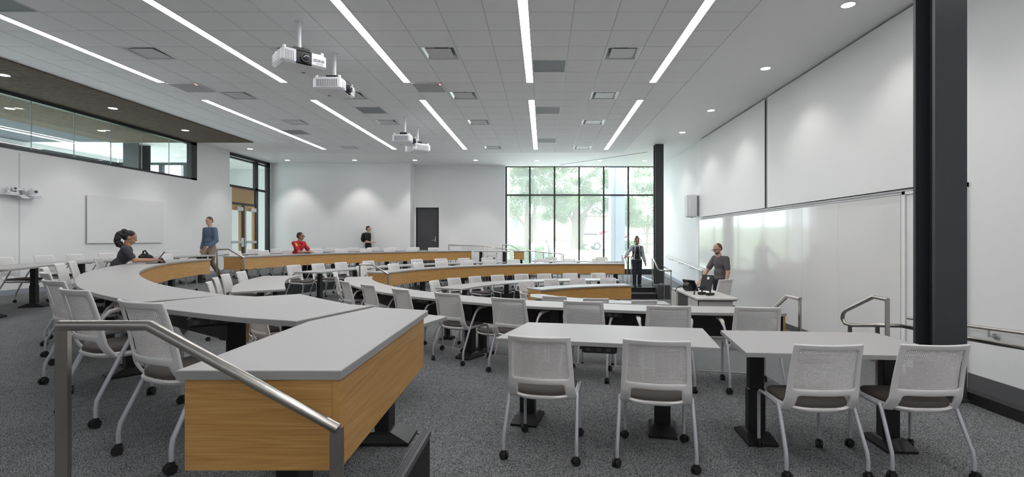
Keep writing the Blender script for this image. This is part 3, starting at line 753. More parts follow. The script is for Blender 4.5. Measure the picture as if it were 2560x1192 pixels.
mb = MB(); mb.add([(0.001, 0.02, -0.05), (0.22, 0.02, -0.05), (0.001, 0.02, 0.07), (0.001, 0.19, -0.05), (0.22, 0.19, -0.05), (0.001, 0.19, 0.07)], [(0, 1, 2), (3, 5, 4), (1, 4, 5, 2), (0, 2, 5, 3), (0, 3, 4, 1)]); mb.build('bracket', ['white_plastic'], t)
c1 = ptz('small white camera with barrel head, left one on the wall bracket', XL + 0.12, 10.32, 0.936 + EYE, R(-105), 0)
c2 = ptz('white domed camera, right one on the wall bracket', XL + 0.13, 10.74, 0.906 + EYE, R(-110), 1)
c1.scale = (0.95,) * 3; c2.scale = (1.05,) * 3
t = thing('sensor_box', 'bright white rounded device between the two wall cameras', 'sensor', (XL + 0.01, 10.53, 1.01 + EYE))
mb = MB(); mb.cbox(0, 0.08, -0.10, 0.10, 0, 0.08, 0.035); mb.build('housing', ['white_plastic'], t, True)
mb = MB(); mb.box(0.04, 0.11, -0.01, 0.05, -0.05, 0.02); mb.build('eye_block', ['vent_grey'], t)

# ================================================================== PROJECTORS
def projector(label, x, y, rz, drop):
    """front (lens) looks along local +Y"""
    t = thing('projector', label, 'projector', (x, y, ZC - drop), rz, 'ceiling projectors')
    W, D, H = 0.30, 0.235, 0.10     # half width, half depth, half height
    rr = 0.045
    def ring(z, k=0.0):
        out = []
        for cx, cy, a0 in ((W - rr - k, D - rr - k, 0), (-W + rr + k, D - rr - k, 90), (-W + rr + k, -D + rr + k, 180), (W - rr - k, -D + rr + k, 270)):
            for s in range(5):
                a = R(a0 + 22.5 * s); out.append((cx + rr * math.cos(a), cy + rr * math.sin(a), z))
        return out
    mb = MB(); mb.loft([ring(-H, 0.03), ring(-H + 0.03, 0), ring(H - 0.03, 0), ring(H, 0.03)]); mb.build('body', ['white_plastic'], t, 30)
    def vent(cx, cy, w, h, n, along, name='vent'):
        mb = MB()
        if along == 'x': mb.box(cx - w / 2, cx + w / 2, cy - 0.004, cy + 0.004, -h / 2, h / 2, 0)
        else: mb.box(cx - 0.004, cx + 0.004, cy - w / 2, cy + w / 2, -h / 2, h / 2, 0)
        v = mb.build(name, ['vent_grey'], t)
        mb = MB()
        for i in range(n + 1):
            q = -w / 2 + w * i / n; b = 0.004
            if along == 'x': mb.box(cx + q - b, cx + q + b, cy - 0.007, cy + 0.007, -h / 2, h / 2)
            else: mb.box(cx - 0.007, cx + 0.007, cy + q - b, cy + q + b, -h / 2, h / 2)
        o = mb.build('louvres', ['white_plastic'], v); o['kind'] = 'stuff'
    for s in (-1, 1): vent(s * W, 0, 0.34, 0.115, 12, 'y')
    vent(0.20, D, 0.12, 0.12, 6, 'x'); vent(-0.19, D + 0.0, 0.15, 0.035, 3, 'x', 'upper_vent'); vent(0, -D, 0.34, 0.12, 10, 'x')
    mb = MB(); mb.cbox(-0.10, 0.115, D - 0.02, D + 0.006, -0.092, 0.088, 0.012); mb.build('lens_recess', ['black'], t)
    mb = MB(); mb.cyl((0, D + 0.02, -0.01), 0.062, 0.06, 24, 'Y'); l = mb.build('lens_barrel', ['charcoal'], t, True)
    mb = MB(); mb.ball((0, D + 0.045, -0.01), (0.048, 0.02, 0.048), 20, 10); mb.build('lens_glass', ['lens'], l, True)
    for (cx, cy) in ((W - 0.05, D - 0.05), (-W + 0.05, D - 0.05), (W - 0.05, -D + 0.05), (-W + 0.05, -D + 0.05)):
        mb = MB(); mb.cyl((cx, cy, H + 0.012), 0.022, 0.04, 12); mb.build('foot', ['white_plastic'], t, True)
    mb = MB(); mb.box(-0.17, 0.15, -0.16, 0.12, H + 0.004, H + 0.024); mb.box(-0.12, 0.10, -0.10, 0.08, H + 0.03, H + 0.085); mb.build('mount_plate', ['black'], t)
    mb = MB(); mb.cyl((0, 0, H + 0.06 + (drop - H - 0.06) / 2), 0.026, drop - H - 0.06, 16); mb.build('pole', ['white_plastic'], t, True)
    mb = MB(); mb.cyl((0, 0, drop - 0.008), 0.06, 0.014, 20); mb.build('ceiling_cup', ['white_plastic'], t, True)
    mb = MB(); mb.box(0.13, 0.145, D - 0.035, D - 0.02, -H + 0.01, -H + 0.022); mb.box(0.12, 0.13, D - 0.001, D + 0.003, -0.075, -0.067); mb.build('status_light', ['led_blue'], t)
    mb = MB(); mb.box(-0.12, -0.07, -0.15, -0.11, -H - 0.002, -H + 0.002); mb.build('port', ['black'], t)
    # maker's name: the projector hangs upside down, so does its lettering
    cu = bpy.data.curves.new('txt', 'FONT'); cu.body = 'EPSON'; cu.size = 0.032; cu.extrude = 0.0006; cu.align_x = 'CENTER'
    to = bpy.data.objects.new('tmp', cu); COL.objects.link(to)
    me = bpy.data.meshes.new_from_object(to.evaluated_get(bpy.context.evaluated_depsgraph_get()))
    bpy.data.objects.remove(to); me.materials.clear(); me.materials.append(M['vent_grey'])
    o = inst('lettering', me, t, (-0.20, D + 0.0012, -0.035), (R(90), R(180), R(180)))
    return t
projector('white projector nearest the camera hanging with its lens toward the front', -3.50, 7.09, R(-137), 0.58)
projector('white projector just behind the nearest one, lens to the right', -3.51, 8.31, R(-90), 0.58)
projector('white projector in the far pair with its lens to the right', -3.53, 12.6, R(-92), 0.60)
projector('farthest white projector, turned toward the window side', -3.50, 13.75, R(-48), 0.60)

# ================================================================== HANDRAILS
def rail(label, path, posts, r=0.0165, flat=True, brackets=(), post_dir=(1, 0), name='handrail'):
    base = path[0]
    t = thing(name, label, 'handrail', (base[0], base[1], 0))
    def loc(p): return (p[0] - base[0], p[1] - base[1], p[2])
    mb = MB(); mb.tube([loc(p) for p in path], r, 12); mb.build('rail', ['steel'], t, True)
    for (x, y, z0, z1) in posts:
        mb = MB()
        if flat:
            w, d = (0.040, 0.014) if post_dir[0] else (0.014, 0.040)
            mb.box(x - base[0] - w / 2, x - base[0] + w / 2, y - base[1] - d / 2, y - base[1] + d / 2, z0, z1)
            mb.build('post', ['steel'], t)
        else:
            mb.tube([loc((x, y, z0)), loc((x, y, z1))], 0.016, 10); mb.build('post', ['steel'], t, True)
    for (x, y, z) in brackets:
        mb = MB(); mb.tube([loc((x, y, z)), loc((x, y, z - 0.08)), loc((XR - 0.02, y, z - 0.08))], 0.011, 8); mb.cyl(loc((XR - 0.015, y, z - 0.08)), 0.035, 0.02, 12, 'X'); mb.build('bracket', ['alu'], t, True)
    return t
e = EYE
rail('brushed steel handrail in the left foreground beside the nearest wood desk',
     [(-1.515, 1.55, -0.27 + e), (-1.235, 1.55, -0.27 + e), (-0.645, 1.55, -0.593 + e)], [(-1.505, 1.55, Z2, -0.26 + e), (-0.648, 1.55, Z1, -0.588 + e)], r=0.0165)
rail('steel stair handrail at the left end of the top wooden desk row',
     [(-8.13, 12.30, -0.25 + e), (-7.84, 12.30, -0.25 + e), (-7.44, 12.30, -0.46 + e)], [(-8.12, 12.30, Z2, -0.24 + e), (-7.45, 12.30, Z1, -0.46 + e)], r=0.019)
rail('steel stair handrail at the left end of the middle wooden desk row',
     [(-4.18, 11.22, -0.575 + e), (-3.88, 11.22, -0.575 + e), (-3.52, 11.22, -0.79 + e)], [(-4.17, 11.22, Z1, -0.57 + e), (-3.53, 11.22, Z0, -0.79 + e)], r=0.019)
rail('steel stair handrail just past the right end of the near desk row',
     [(2.47, 4.76, -0.575 + e), (2.47, 5.02, -0.575 + e), (2.47, 5.62, -0.92 + e)], [(2.47, 4.77, Z1, -0.57 + e), (2.47, 5.60, Z0, -0.91 + e)], r=0.019, post_dir=(0, 1))
# looped rail + ramp guard left of the near column
rail('steel handrail looping back into the ramp guard left of the near column',
     [(3.30, 4.74, -0.58 + e), (3.30, 4.95, -0.575 + e), (3.30, 5.40, -0.775 + e), (3.305, 5.46, -0.82 + e), (3.31, 5.48, -0.88 + e), (3.32, 5.45, -0.925 + e), (3.34, 5.35, -0.93 + e), (3.40, 5.05, -0.875 + e), (3.60, 4.98, -0.87 + e), (4.02, 4.95, -0.95 + e), (4.02, 4.3, -0.92 + e), (4.02, 2.5, -0.80 + e)],
     [(3.30, 4.75, Z1, -0.57 + e), (3.33, 5.38, Z0, -0.93 + e), (3.40, 5.04, Z0, -0.88 + e), (4.02, 4.78, Z0, -0.95 + e)], r=0.019, post_dir=(1, 0))
rail('steel wall handrail along the ramp at the right edge', [(4.86, 6.6, -1.05 + e), (4.86, 5.8, -1.0 + e), (4.86, 1.0, -0.7 + e)], [], r=0.02, brackets=[(4.86, 5.4, -0.98 + e), (4.86, 4.2, -0.9 + e)])
# far stair by the window
rail('steel stair handrail the standing woman holds', [(2.56, 15.95, -0.565 + e), (2.56, 15.55, -0.565 + e), (2.56, 15.12, -0.81 + e)], [(2.56, 15.93, Z1, -0.565 + e), (2.56, 15.13, Z0, -0.81 + e)], r=0.02, post_dir=(0, 1))
rail('bent steel handrail at the foot of the far column', [(3.50, 15.95, -0.60 + e), (3.50, 15.75, -0.60 + e), (3.52, 15.20, -0.93 + e), (3.56, 15.08, -0.95 + e), (3.70, 15.05, -0.955 + e), (3.88, 15.05, -0.955 + e), (3.88, 15.3, -0.93 + e), (3.88, 17.6, -0.78 + e)],
     [(3.50, 15.93, Z1, -0.60 + e), (3.67, 15.06, Z0, -0.955 + e), (3.88, 15.06, Z0, -0.955 + e), (3.88, 16.9, 0.1, -0.83 + e)], r=0.021, flat=False)
rail('steel wall handrail sloping down along the far ramp', [(4.83, 20.2, -0.62 + e), (4.83, 19.9, -0.62 + e), (4.80, 15.05, -0.955 + e), (4.80, 14.95, -0.96 + e)], [(4.80, 14.97, Z0, -0.955 + e), (4.83, 20.15, Z1, -0.62 + e)], r=0.02, flat=False,
     brackets=[(4.82, 19.0, -0.69 + e), (4.81, 17.6, -0.78 + e), (4.81, 16.3, -0.87 + e)])
rail('steel handrail post pair behind the standing woman', [(3.05, 19.3, -0.6 + e), (3.05, 17.2, -0.6 + e), (3.3, 16.9, -0.6 + e)], [(3.05, 17.25, Z1, -0.6 + e), (3.05, 19.25, Z1, -0.6 + e)], r=0.019, flat=False)
# ramp along the back wall
rail('far steel guard rail sloping along the back wall', [(-3.98, 20.75, Z2, ), (-3.98, 20.75, -0.235 + e), (-2.6, 20.75, -0.27 + e), (-1.45, 20.75, -0.425 + e), (-0.6, 20.75, -0.5 + e)],
     [(-2.35, 20.75, Z1, -0.30 + e), (-1.0, 20.75, Z1, -0.46 + e)], r=0.02, flat=False)
rail('near steel guard rail of the back ramp in front of the window', [(-0.70, 19.6, -0.44 + e), (0.0, 19.6, -0.52 + e), (0.70, 19.6, -0.575 + e), (0.78, 19.6, -0.575 + e), (0.78, 19.6, Z1)],
     [(-0.52, 19.6, Z1, -0.46 + e), (-0.0, 19.6, Z1, -0.52 + e), (0.70, 19.6, Z1, -0.575 + e)], r=0.02, flat=False)
rail('short steel stair handrail at the right end of the top tier', [(-1.62, 19.45, -0.22 + e), (-1.30, 19.45, -0.22 + e), (-0.95, 19.45, -0.41 + e)], [(-1.61, 19.45, Z2, -0.22 + e)], r=0.02, flat=False)
# ================================================================== DESKS
def leg_mesh():
    a = MB(); a.cbox(-0.055, 0.055, -0.035, 0.035, 0.36, 0.705, 0.006); a.cbox(-0.062, 0.062, -0.042, 0.042, 0.05, 0.38, 0.006)
    a.box(-0.05, 0.05, -0.15, 0.15, 0.685, 0.708)
    b = MB()
    def rg(h, k, z): return [(-0.115 * k, -h, z), (0.115 * k, -h, z), (0.115 * k, h, z), (-0.115 * k, h, z)]
    b.loft([rg(0.165, 0.92, 0.0), rg(0.165, 0.92, 0.018), rg(0.08, 0.76, 0.06), rg(0.055, 0.68, 0.07)])
    return a.mesh('column', ['black']), b.mesh('foot', ['black'])
LEG, FOOT = leg_mesh()
POWER = MB().cbox(-0.13, 0.13, -0.035, 0.035, -0.06, 0.0, 0.01).mesh('power_module', ['black'])
SOCK = MB().box(-0.016, 0.016, -0.038, -0.035, -0.045, -0.02).mesh('socket', ['charcoal'])
TH = 0.030
HT = 0.74
def centroid(poly):
    return (sum(p[0] for p in poly) / len(poly), sum(p[1] for p in poly) / len(poly))
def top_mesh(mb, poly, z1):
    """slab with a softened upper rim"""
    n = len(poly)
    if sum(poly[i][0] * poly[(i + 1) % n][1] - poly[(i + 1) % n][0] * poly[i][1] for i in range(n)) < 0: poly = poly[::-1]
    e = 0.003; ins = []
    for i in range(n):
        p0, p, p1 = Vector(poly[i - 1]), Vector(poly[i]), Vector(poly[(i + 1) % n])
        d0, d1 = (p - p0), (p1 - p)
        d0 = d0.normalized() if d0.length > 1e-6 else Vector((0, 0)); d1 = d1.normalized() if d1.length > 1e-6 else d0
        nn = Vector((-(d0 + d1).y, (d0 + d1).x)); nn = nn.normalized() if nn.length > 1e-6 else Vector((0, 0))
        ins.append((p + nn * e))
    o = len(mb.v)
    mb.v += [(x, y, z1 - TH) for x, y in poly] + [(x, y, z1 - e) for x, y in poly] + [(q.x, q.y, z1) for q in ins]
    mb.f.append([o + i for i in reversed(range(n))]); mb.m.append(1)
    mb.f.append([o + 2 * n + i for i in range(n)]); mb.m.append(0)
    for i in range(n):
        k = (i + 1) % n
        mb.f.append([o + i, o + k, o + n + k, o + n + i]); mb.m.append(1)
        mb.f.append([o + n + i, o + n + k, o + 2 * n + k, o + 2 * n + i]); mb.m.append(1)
def panel(curve, z0, z1, parent, th=0.022, name='front_panel', u0=0.0):
    """curved wooden front: oak outside, dark inside; curve runs so that +normal points to the outside (pit)"""
    n = len(curve); q = offset(curve, -th)
    vs, fs, ms, uvs = [], [], [], []
    s = [u0]
    for i in range(1, n): s.append(s[-1] + math.dist(curve[i], curve[i - 1]))
    vs = [(*p, z0) for p in curve] + [(*p, z1) for p in curve] + [(*p, z0) for p in q] + [(*p, z1) for p in q]
    for i in range(n - 1):
        fs += [(i, i + 1, n + i + 1, n + i), (2 * n + i + 1, 2 * n + i, 3 * n + i, 3 * n + i + 1), (i + 1, i, 2 * n + i, 2 * n + i + 1), (n + i, n + i + 1, 3 * n + i + 1, 3 * n + i)]
        ms += [0, 1, 0, 0]
    for i in (0, n - 1):
        fs.append((i, n + i, 3 * n + i, 2 * n + i)); ms.append(0)
    me = bpy.data.meshes.new(name); me.from_pydata(vs, [], fs)
    me.materials.append(M['oak']); me.materials.append(M['dark_panel']); me.polygons.foreach_set('material_index', ms)
    uv = me.uv_layers.new(name='UVMap')
    off = random.random() * 20
    for lp in me.loops:
        i = lp.vertex_index % n
        uv.data[lp.index].uv = (s[i] + off, vs[lp.vertex_index][2] + off + (0.3 if lp.vertex_index >= 2 * n else 0))
    bm = bmesh.new(); bm.from_mesh(me); bmesh.ops.recalc_face_normals(bm, faces=bm.faces); bm.to_mesh(me); bm.free()
    o = bpy.data.objects.new(name, me); COL.objects.link(o); o.parent = parent
    return o
def desk(label, poly, lvl, fronts=(), legs=(), group=None, power=(), cat='desk', name='desk', ph=0.30):
    """poly: plan outline of the top; fronts: plan polylines carrying a wooden panel; legs: (x, y, rot)"""
    c = centroid(poly); z = LV[lvl]
    t = thing(name, label, cat, (c[0], c[1], z), 0, group)
    rel = lambda P: [(p[0] - c[0], p[1] - c[1]) for p in P]
    mb = MB(); top_mesh(mb, rel(poly), HT); mb.build('top', ['laminate', 'laminate_edge'], t)
    for fr in fronts:
        panel(rel(fr), HT - TH - ph, HT - TH - 0.001, t, name='front_panel')
    for (x, y, a) in legs:
        l = inst('leg', LEG, t, (x - c[0], y - c[1], 0), (0, 0, a)); inst('foot', FOOT, l)
    for (x, y, a) in power:
        o = inst('power_module', POWER, t, (x - c[0], y - c[1], HT - TH - 0.001), (0, 0, a)); [inst('socket', SOCK, o, (q, 0, 0)) for q in (-0.08, 0.0, 0.07)]
    return t
def between(c, s0, s1):
    """part of a polyline between two arc fractions"""
    L = [0]
    for i in range(1, len(c)): L.append(L[-1] + math.dist(c[i], c[i - 1]))
    T = L[-1]
    def at(s):
        s *= T
        for i in range(1, len(c)):
            if L[i] >= s - 1e-9:
                k = (s - L[i - 1]) / (L[i] - L[i - 1]); return (c[i - 1][0] + (c[i][0] - c[i - 1][0]) * k, c[i - 1][1] + (c[i][1] - c[i - 1][1]) * k)
        return c[-1]
    return [at(s0)] + [c[i] for i in range(len(c)) if s0 * T + 0.02 < L[i] < s1 * T - 0.02] + [at(s1)]
def run(label, inner, depth, lvl, cuts, front, group=None, ends=(False, False), npow=1, gap=0.002):
    """a row of curved desks; inner edge listed so that the outward side (away from the pit) is offset(+depth*sgn)"""
    nm = normals(inner)[len(inner) // 2]; p = inner[len(inner) // 2]
    if (CEN[0] - p[0]) * nm[0] + (CEN[1] - p[1]) * nm[1] < 0: inner = inner[::-1]; cuts = [1 - q for q in cuts][::-1]; rev = True
    else: rev = False
    segs = list(zip(cuts[:-1], cuts[1:]))
    labs = label if isinstance(label, list) else [label]
    if rev: labs = labs[::-1]; ends = ends[::-1]
    out = []
    for k, (a, b) in enumerate(segs):
        c = between(inner, a, b); o = offset(c, -depth)
        poly = c + o[::-1]
        fr = []
        if front: fr.append(offset(c, -0.03))
        inn = offset(c, -0.05); inn_far = offset(c, -depth + 0.03)
        if front and k == 0 and ends[0]: fr.append([inn_far[0], inn[0]] )
        if front and k == len(segs) - 1 and ends[1]: fr.append([inn[-1], inn_far[-1]])
        mid = offset(c, -depth * 0.52); L = sum(math.dist(mid[i], mid[i - 1]) for i in range(1, len(mid)))
        nl = max(2, int(L / 1.6) + 1)
        lg, pw = [], []
        for q in range(nl):
            s = 0.12 + 0.76 * q / (nl - 1)
            i = min(len(mid) - 2, max(1, int(s * (len(mid) - 1))))
            n_ = normals(mid)[i]; a_ = math.atan2(n_[1], n_[0]) - math.pi / 2
            lg.append((*mid[i], a_))
            if q < nl - 1:
                i2 = min(len(mid) - 2, max(1, int((s + 0.38 / (nl - 1)) * (len(mid) - 1)))); n_ = normals(mid)[i2]
                po = offset(c, -depth + 0.08)[i2]
                pw.append((*po, math.atan2(n_[1], n_[0]) - math.pi / 2))
        out.append(desk(labs[k], poly, lvl, fr, lg, group, pw))
    return out
T2A = spline([(-2.45, 3.83), (-3.31, 4.45), (-4.0, 5.05), (-4.95, 6.06), (-5.75, 7.1), (-6.54, 8.4), (-7.05, 9.5), (-7.3, 10.4), (-7.38, 11.0)])
W1 = spline([(-7.50, 12.37), (-7.3, 13.4), (-6.95, 14.5), (-6.3, 15.6), (-4.9, 17.2), (-2.72, 18.75)])
T2B = spline([(-7.7, 7.11), (-8.0, 7.75), (-8.35, 8.45), (-8.6, 9.1), (-8.8, 9.9), (-8.95, 10.9), (-9.0, 12.0), (-8.9, 13.4), (-8.82, 13.75)])
T2BF = spline([(-8.70, 14.25), (-8.45, 15.4), (-8.0, 16.5), (-7.3, 17.5), (-6.4, 18.3), (-5.3, 18.9), (-4.5, 19.15)])
T1A = spline([(-3.5, 10.15), (-3.27, 9.44), (-2.85, 8.62), (-2.24, 7.78), (-1.64, 7.16), (-0.9, 6.6), (-0.1, 6.15), (1.19, 5.73), (2.17, 5.59), (2.5, 5.57)])
W2 = spline([(-3.58, 11.3), (-3.3, 12.3), (-2.5, 13.65), (-1.7, 14.4), (-0.72, 15.0), (0.2, 15.35), (1.3, 15.5), (2.55, 15.54)])
T1BU = spline([(-5.15, 11.4), (-4.95, 12.3), (-4.4, 13.6), (-3.65, 14.8), (-2.72, 15.6), (-1.9, 16.1), (-1.25, 16.44)])
PB = spline([(-1.79, 10.85), (-1.38, 11.68), (-0.62, 12.5), (0.5, 13.0), (2.05, 13.2)])
W3 = spline([(-0.04, 10.70), (0.585, 11.2), (1.43, 11.58), (2.09, 11.73)])
run('long curved grey desk with oak front where the woman works', T2A, 0.56, 2, [0, 1], True, 'curved oak fronted desks', (False, True))
run(['oak fronted desk at the left end of the top row beside stairs', 'oak fronted desk in the middle of the top row', 'oak fronted desk at the right end of the top row'], W1, 0.60, 2, [0, 0.36, 0.66, 1], True, 'curved oak fronted desks', (True, False))
run(['long grey curved table along the left wall nearest the camera', 'long grey curved table along the left wall by the door'], T2B, 0.74, 2, [0, 0.49, 1], False, 'grey tables without fronts')
run(['grey table behind the top desk row nearest the glass entrance', 'grey table behind the top desk row in the back left corner', 'grey table behind the top desk row by the back wall'], T2BF, 0.6, 2, [0, 0.34, 0.67, 1], False, 'grey tables without fronts')
run('long curved oak fronted desk sweeping across the middle foreground', T1A, 0.5, 1, [0, 1], True, 'curved oak fronted desks', (True, True))
run(['oak fronted desk at the left end of the middle row', 'oak fronted desk in the centre of the middle row', 'oak fronted desk at the window end of the middle row'], W2, 0.52, 1, [0, 0.415, 0.645, 1], True, 'curved oak fronted desks', (True, False))
run(['grey table with pointed left end behind the middle desk row', 'grey table in the row between the two upper oak desks'], T1BU, 0.68, 1, [0, 0.50, 1], False, 'grey tables without fronts')
run('grey curved table in the lowest area behind the front desk', PB, 0.72, 0, [0, 1], False, 'grey tables without fronts')
PBN = spline([(-1.72, 9.75), (-1.2, 8.75), (-0.4, 8.0), (0.6, 7.55), (2.0, 7.35)])
run('grey table in the lowest area hidden behind the sweeping desk', PBN, 0.6, 0, [0, 1], False, 'grey tables without fronts')
run('short oak fronted desk in the lowest area by the steps', W3, 0.52, 0, [0, 1], True, 'curved oak fronted desks', (True, False))
# straight and odd shaped tables
desk('small curved grey table in the left middle with four chairs', spline([(-3.94, 7.56), (-4.55, 8.7), (-4.95, 9.6), (-5.12, 10.42)]) + spline([(-5.82, 10.27), (-5.62, 9.5), (-5.38, 8.82), (-5.08, 8.1), (-4.49, 7.11)]), 1, (),
     [(-4.55, 7.95, R(-35)), (-5.3, 9.8, R(-15))], 'grey tables without fronts')
desk('grey table mostly hidden behind the nearest oak desk', spline([(-3.35, 6.85), (-2.6, 6.1), (-1.9, 5.5), (-0.95, 4.87)]) + spline([(-1.15, 4.22), (-2.2, 4.85), (-3.0, 5.5), (-3.85, 6.35)]), 1, (),
     [(-1.55, 4.85, R(30)), (-3.1, 6.1, R(45))], 'grey tables without fronts')
desk('straight grey table with two chairs in the centre foreground', [(-0.37, 3.81), (-0.14, 4.54), (1.36, 4.23), (1.24, 3.46)], 1, (),
     [(-0.13, 4.12, R(-12)), (0.93, 3.88, R(-12))], 'straight grey tables', [(0.42, 3.72, R(-12))])
desk('straight grey table with two chairs in front of the near column', [(1.48, 4.14), (2.70, 4.03), (2.73, 3.20), (1.36, 3.32)], 1, (),
     [(1.60, 3.74, R(-3)), (2.52, 3.62, R(-3))], 'straight grey tables', [(1.88, 3.40, R(-4))])
desk('grey table in front of the window beside the stair', [(0.11, 16.97), (1.3, 16.97), (1.5, 17.55), (-0.43, 17.57)], 1, (), [(0.25, 17.25, 0), (1.2, 17.25, 0)], 'straight grey tables')
desk('grey table by the window nearest the standing woman', [(1.55, 16.8), (2.74, 16.8), (2.74, 17.4), (1.38, 17.4)], 1, (), [(1.75, 17.1, 0), (2.5, 17.1, 0)], 'straight grey tables')
desk('grey table on black legs at the right end of the top tier', [(-2.55, 18.05), (-1.25, 18.05), (-1.25, 18.65), (-2.45, 18.65)], 2, (), [(-2.32, 18.3, 0), (-1.45, 18.3, 0)], 'straight grey tables')
desk('small oak boxed end desk at the right end of the top tier', [(-1.12, 18.28), (-0.70, 18.28), (-0.70, 18.9), (-1.12, 18.9)], 2, ([(-0.72, 18.30), (-1.10, 18.30)], [(-1.10, 18.31), (-1.10, 18.88)]), [(-0.85, 18.6, 0)], 'curved oak fronted desks')
desk('angular grey desk with a seam joined to the long curved desk', [(-2.70, 3.24), (-2.587, 3.52), (-2.455, 3.828), (-2.16, 3.72), (-1.92, 3.90), (-1.62, 3.57), (-1.39, 3.33), (-1.11, 3.20), (-1.30, 2.60), (-1.65, 2.72), (-2.03, 2.895), (-2.4, 3.09)], 2,
     ([(-2.45, 3.77), (-2.40, 3.74), (-2.18, 3.66)],), [(-2.02, 3.25, R(35)), (-1.5, 2.95, R(30))], 'curved oak fronted desks', [(-2.0, 3.0, R(30))])
desk('nearest oak fronted desk with grey top in the foreground', [(-1.205, 1.62), (-0.664, 1.62), (-0.70, 3.0), (-1.07, 3.14), (-1.235, 2.6)], 2,
     ([(-0.695, 1.627), (-1.18, 1.627)], [(-0.722, 2.98), (-0.672, 1.627)]), [(-0.93, 2.90, R(90)), (-0.93, 1.85, R(90))], 'curved oak fronted desks')
desk('short curved desk in the lowest area nearest the lecturer desk', [(-0.27, 9.87), (-0.02, 9.87), (0.39, 9.36), (0.95, 9.0), (1.57, 8.78), (2.13, 8.74), (2.13, 8.27), (1.13, 8.45), (0.35, 8.82), (0.0, 9.12), (-0.25, 9.42)], 0,
     ([(0.0, 9.83), (0.38, 9.32), (0.94, 8.96), (1.56, 8.74), (2.12, 8.70)],), [(0.45, 9.05, R(-30)), (1.8, 8.5, R(-8))], 'curved oak fronted desks')

# ---- lecturer's desk
t = thing('lecture_desk', 'light grey lecturer desk beside the standing man', 'desk', (3.2, 10.0, Z0))
dz = 0.75
mb = MB(); pl = [(-0.40, -0.98), (0.36, -1.0), (0.42, 0.95), (-0.34, 1.0)]
mb.prism(pl, dz - 0.03, dz); mb.build('top', ['desk_grey'], t)
mb = MB(); mb.prism([(-0.37, -0.94), (0.33, -0.96), (0.38, 0.9), (-0.31, 0.95)], dz - 0.052, dz - 0.031); mb.build('reveal', ['black'], t)
mb = MB(); mb.box(-0.36, 0.28, -0.90, -0.88, 0.03, dz - 0.053); mb.build('end_panel', ['desk_grey'], t)
mb = MB(); mb.box(-0.37, -0.345, -0.90, -0.30, 0.03, dz - 0.053); mb.build('side_panel', ['desk_grey'], t)
mb = MB(); mb.box(-0.37, -0.345, 0.55, 0.95, 0.03, dz - 0.053); mb.build('side_panel', ['desk_grey'], t)
mb = MB(); mb.box(-0.33, -0.31, -0.30, 0.55, 0.03, dz - 0.053); mb.build('recess_panel', ['charcoal'], t)
mb = MB(); mb.box(-0.345, 0.30, -0.87, -0.3, 0.0, 0.55); mb.build('cabinet', ['desk_grey'], t)
mb = MB(); mb.box(-0.345, 0.30, 0.55, 0.9, 0.0, dz - 0.06); mb.build('cabinet', ['desk_grey'], t)
dt = Z0 + dz
t = thing('touch_monitor', 'small black monitor on a stand on the lecturer desk', 'monitor', (3.17, 9.62, dt), R(-55))
mb = MB(); mb.rbox((0, 0, 0), (0, 0, 0)); 
mt = Matrix.Translation((0, 0, 0.235)) @ Matrix.Rotation(R(-18), 4, 'X')
mb = MB(); mb.rbox(None, (0.25, 0.03, 0.31), mat4=mt); mb.build('screen', ['black'], t)
mb = MB(); mb.rbox(None, (0.05, 0.006, 0.05), mat4=mt @ Matrix.Translation((0.03, -0.018, 0.09))); mb.build('sticker', ['paper'], t)
mb = MB(); mb.cbox(-0.14, -0.05, -0.1, 0.06, 0.0, 0.05, 0.008); mb.cbox(0.05, 0.14, -0.1, 0.06, 0.0, 0.05, 0.008); mb.build('foot', ['black'], t)
mb = MB(); mb.tube([(-0.1, -0.02, 0.04), (-0.08, -0.02, 0.12), (0, 0.0, 0.17)], 0.015, 8); mb.tube([(0.1, -0.02, 0.04), (0.08, -0.02, 0.12), (0, 0.0, 0.17)], 0.015, 8); mb.build('stand', ['black'], t, True)
mb = MB(); mb.tube([(-0.16, -0.16, 0.002), (-0.17, -0.14, 0.08), (-0.12, -0.1, 0.15), (0.0, -0.05, 0.17)], 0.008, 8); mb.tube([(-0.18, -0.16, 0.002), (-0.19, -0.13, 0.07), (-0.14, -0.08, 0.13), (-0.02, -0.05, 0.14)], 0.008, 8); mb.build('cables', ['black'], t, True)
t = thing('desk_console', 'black wedge shaped touch console with cable on the lecturer desk', 'console', (3.10, 10.45, dt), R(118))
mt = Matrix.Translation((0, 0, 0.115)) @ Matrix.Rotation(R(-28), 4, 'X')
mb = MB(); mb.rbox(None, (0.34, 0.02, 0.25), mat4=mt); mb.build('screen', ['black'], t)
mb = MB(); mb.cyl((-0.02, 0.085, 0.09), 0.085, 0.14, 20, 'X'); mb.build('hub', ['black'], t, True)
mb = MB(); mb.tube([(0.0, 0.15, 0.09), (0.0, 0.24, 0.11), (0.0, 0.36, 0.08), (0.02, 0.42, 0.01)], 0.009, 8); mb.build('cable', ['black'], t, True)
t = thing('paper_stack', 'white papers under the lecturer\'s hand on the desk', 'paper', (3.33, 10.15, dt), R(12))
mb = MB(); mb.box(-0.11, 0.11, -0.15, 0.15, 0, 0.003); mb.build('sheet', ['paper'], t)
mb = MB(); mb.rbox((0.01, 0.01, 0.0045), (0.22, 0.30, 0.003), R(7)); mb.build('sheet', ['paper'], t)
